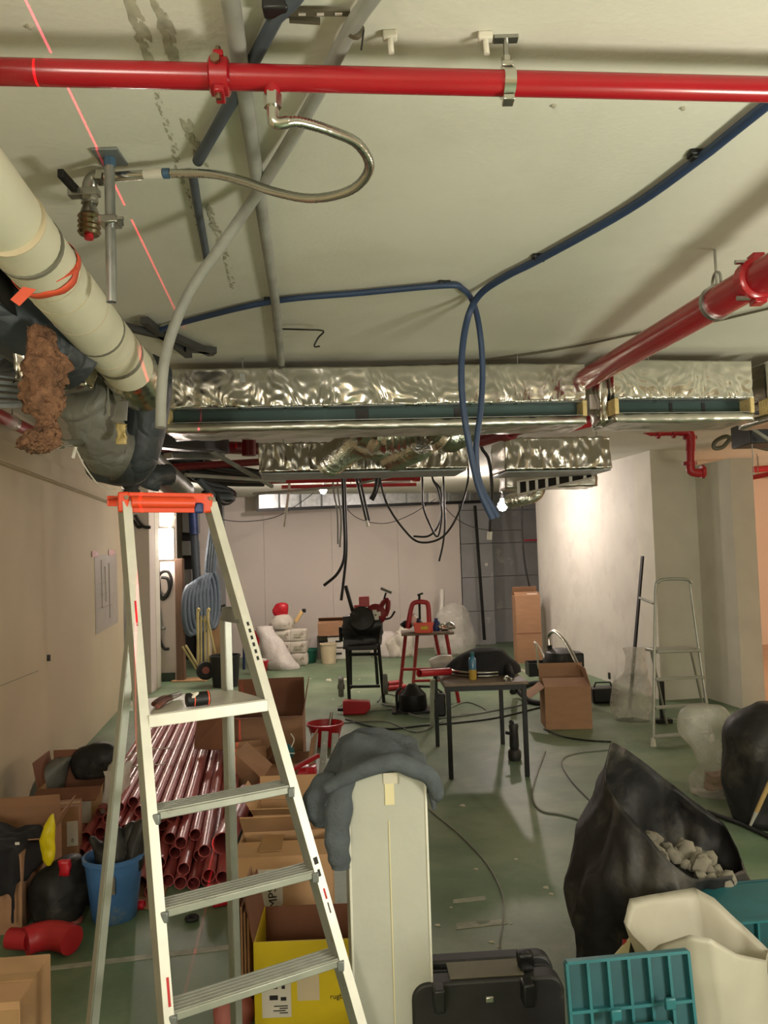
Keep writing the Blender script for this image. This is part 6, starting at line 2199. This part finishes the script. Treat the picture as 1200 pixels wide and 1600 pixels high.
t = thing('red_tub', 'dark red tub behind the white tub', 'tub', P(392, 1010, 12.8))
q = P(392, 1010, 12.8)
MB().lathe([(.13, 0), (.17, .22), (.165, .22), (.125, .01)], 18).build('shell', 'red_plastic', t)
MB().lathe([(.17, .2), (.18, .21), (.175, .23)], 18, caps=False).build('rim', 'red_plastic', t)
mb = MB()
mb.box((fl(300, 1062).x, 11.6, .01), (.5, .3, .02))
tag(mb.build('floor_board', 'cardboard_light', bev=.003), 'cardboard sheet on the floor under the yellow hand truck', 'cardboard')
# plywood sheet leaning in the niche
mb = MB()
mb.slab([P(331, 965, 12.6), P(346, 965, 12.6), F(347, 1044), F(331, 1045)], .02)
tag(mb.build('leaning_sheet', 'cardboard_light', smooth=False), 'tan board behind the pale yellow hand truck', 'board')

# ================================================================== floor cables and marks
def floorcable(pts, r, material, lb):
    mb = MB()
    mb.tube(spl([fl(x, y) + V3(0, 0, r) for x, y in pts], 6), r, 8)
    return tag(mb.build('floor_cable', material), lb, 'cable', 'cables lying on the floor')


floorcable([(640, 1230), (670, 1265), (718, 1305), (760, 1350), (784, 1395), (787, 1430), (781, 1480), (780, 1560), (772, 1640)], .0045, 'cable_grey', 'thin grey cable snaking from the post to the tool case')
floorcable([(852, 1175), (838, 1215), (832, 1245), (845, 1268), (880, 1275), (915, 1288), (940, 1325)], .006, 'cable_grey', 'grey cable curving from the table to the rubbish sack')
floorcable([(950, 1172), (900, 1178), (878, 1190), (892, 1220), (925, 1255), (950, 1290)], .006, 'cable_grey', 'grey cable curling left of the rubbish sack')
floorcable([(850, 1140), (880, 1152), (920, 1158), (955, 1160)], .007, 'cable_black', 'dark cable in front of the brown carton')
floorcable([(540, 1125), (600, 1140), (660, 1135), (720, 1130), (780, 1122), (850, 1105)], .009, 'cable_black', 'dark cable running under the work table')
floorcable([(575, 1112), (620, 1110), (660, 1122), (720, 1120), (790, 1108), (840, 1096)], .009, 'cable_grey', 'grey cable running behind the work table')
floorcable([(520, 1132), (600, 1128), (650, 1145), (690, 1128)], .007, 'cable_grey', 'grey cable looping before the red foot pedal')
floorcable([(590, 1098), (600, 1085), (630, 1092), (640, 1105), (610, 1104), (596, 1100)], .009, 'cable_grey', 'grey cable loop beside the machine wheel')
floorcable([(700, 1108), (730, 1098), (760, 1112), (720, 1118)], .007, 'cable_grey', 'grey cable loop right of the vice stand')
mb = MB()
mb.tube(spl([P(800, 1068, 8.6), fl(806, 1090) + V3(0, 0, .1), fl(830, 1100) + V3(0, 0, .03), fl(862, 1104) + V3(0, 0, .03)], 6), .03, 10)
tag(mb.build('black_hose', 'black_rubber'), 'thick black vacuum hose bending behind the table', 'hose')
mb = MB()
mb.tube(spl([fl(800, 1085) + V3(0, 0, .03), fl(830, 1072) + V3(0, 0, .03), fl(875, 1072) + V3(0, 0, .03)], 6), .03, 10)
tag(mb.build('black_hose', 'black_rubber'), 'thick black hose leading to the red vacuum', 'hose')
flr = bpy.data.objects['floor']


def mark(quad, material, name, z=.0015):
    mb = MB()
    mb.slab([fl(*q) + V3(0, 0, z * .2) for q in quad], z)
    return mb.build(name, material, flr, world=True, smooth=False)


mark([(708, 1412), (759, 1407), (758, 1400), (708, 1406)], 'line_paint', 'tape_mark')
mark([(712, 1453), (793, 1444), (792, 1436), (713, 1443)], 'line_paint', 'tape_mark')
mark([(25, 1523), (165, 1507), (165, 1500), (28, 1516)], 'line_paint', 'painted_line')
mark([(160, 1507), (370, 1483), (370, 1475), (160, 1500)], 'line_paint', 'painted_line')
mark([(745, 1015), (838, 1060), (842, 1057), (748, 1013)], 'line_paint', 'painted_line')
random.seed(3)
for i in range(26):
    x, y = random.uniform(640, 900), random.uniform(1250, 1560)
    if i > 16:
        x, y = random.uniform(380, 560), random.uniform(1045, 1100)
    s = random.uniform(1.5, 5)
    mark([(x, y), (x + s * 2, y + s * .3), (x + s * 1.6, y - s * .6), (x + s * .3, y - s * .5)], 'masking_tape', 'debris', .002)

# ================================================================== things on the left wall
wn = -U * -1
def onwall(px, py, off=.004):
    """meet the left wall plane"""
    r = ray(px, py)
    k = (A_L + off - CO.dot(U)) / r.dot(U)
    return CO + r * k


t = thing('wall_plan', 'faint drawing sheet taped to the left wall beside the ladder', 'paper', onwall(150, 985))
q = [onwall(148, 868), onwall(182, 864), onwall(185, 972), onwall(150, 992)]
MB().slab(q, .002).build('sheet', 'plan_paper', t, world=True, smooth=False)
for (x, y) in ((149, 865), (175, 863)):
    MB().slab([onwall(x - 5, y - 4, .008), onwall(x + 5, y - 4, .008), onwall(x + 5, y + 5, .008), onwall(x - 5, y + 5, .008)], .002).build('red_tape', 'red_dull', t, world=True, smooth=False)
for i, (x0_, y0_, x1_, y1_) in enumerate(((158, 875, 160, 950), (164, 885, 166, 940), (155, 912, 170, 908), (158, 930, 168, 926), (170, 880, 172, 965), (156, 950, 176, 944))):
    MB().beam(onwall(x0_, y0_, .009), onwall(x1_, y1_, .009), .006, .002).build('drawn_line', 'pencil_line', t, world=True)
mb = MB()
mb.slab([onwall(74, 1023), onwall(79, 1023), onwall(79, 1033), onwall(74, 1033)], .004)
mb.build('socket_hole', 'dark_void', wl, world=True, smooth=False)
mb = MB()
mb.beam(onwall(0, 1072, .002), onwall(60, 1048, .002), .003, .004)
mb.build('pencil_mark', 'pencil_line', wl, world=True)
mb = MB()
mb.box(P(952, 1056, 10.2), (.02, .06, .08))
tag(mb.build('wall_socket', 'black_plastic', bev=.004), 'black socket low on the white partition', 'socket')
# weathered bands on the ceiling where boards were removed
random.seed(21)
zf = 0.0003
for (x0_, y0_, x1_, y1_, w) in ((196, -5, 232, 110, .020), (226, 100, 275, 250, .010), (240, 5, 270, 105, .018), (285, 190, 312, 260, .016), (268, 240, 325, 400, .010), (322, 320, 345, 395, .016), (345, 385, 362, 450, .010)):
    n = 34
    mb = MB()
    for i in range(n):
        k = (i + random.uniform(-.5, .5)) / n
        a = C(x0_ + (x1_ - x0_) * k + random.uniform(0, 1) ** 2 * w * 900, y0_ + (y1_ - y0_) * k)
        r = random.uniform(.15, .8) * w
        zf += .000012
        pts = []
        for j in range(9):
            q = 2 * PI * j / 9
            f = 1 + .7 * noise.noise(V3(math.cos(q) * 2, math.sin(q) * 2, i + w * 50))
            pts.append(a + V3(math.cos(q) * r * .55 * f, math.sin(q) * r * 1.7 * f, -zf))
        mb.slab(pts, .0002)
    mb.build('flaked_patches', 'stain', ceil, world=True, smooth=False)['kind'] = 'stuff'

# red line of the self levelling laser, thrown by a real lamp in an upright plane
n0, n1 = C(40, 0), C(263, 462)
ld = (n1 - n0)
ld.z = 0
ld.normalize()
lp0 = n0 - ld * 1.6
ll = bpy.data.lights.new('laser_level', 'POINT')
ll.energy = 60.0
ll.color = (1, .03, .08)
ll.shadow_soft_size = 0.0
ll.use_nodes = True
nt = ll.node_tree
em = nt.nodes['Emission']
tcn = nt.nodes.new('ShaderNodeTexCoord')
sp = nt.nodes.new('ShaderNodeSeparateXYZ')
nt.links.new(tcn.outputs['Normal'], sp.inputs[0])
ab = nt.nodes.new('ShaderNodeMath')
ab.operation = 'ABSOLUTE'
nt.links.new(sp.outputs['X'], ab.inputs[0])
lt = nt.nodes.new('ShaderNodeMath')
lt.operation = 'LESS_THAN'
lt.inputs[1].default_value = 0.0011
nt.links.new(ab.outputs[0], lt.inputs[0])
ml = nt.nodes.new('ShaderNodeMath')
ml.operation = 'MULTIPLY'
ml.inputs[1].default_value = 9.0
nt.links.new(lt.outputs[0], ml.inputs[0])
nt.links.new(ml.outputs[0], em.inputs['Strength'])
lo = bpy.data.objects.new('laser_level', ll)
COL.objects.link(lo)
lo.location = (lp0.x, lp0.y, 1.5)
lo.rotation_euler = (0, 0, math.atan2(ld.y, ld.x) - PI / 2)
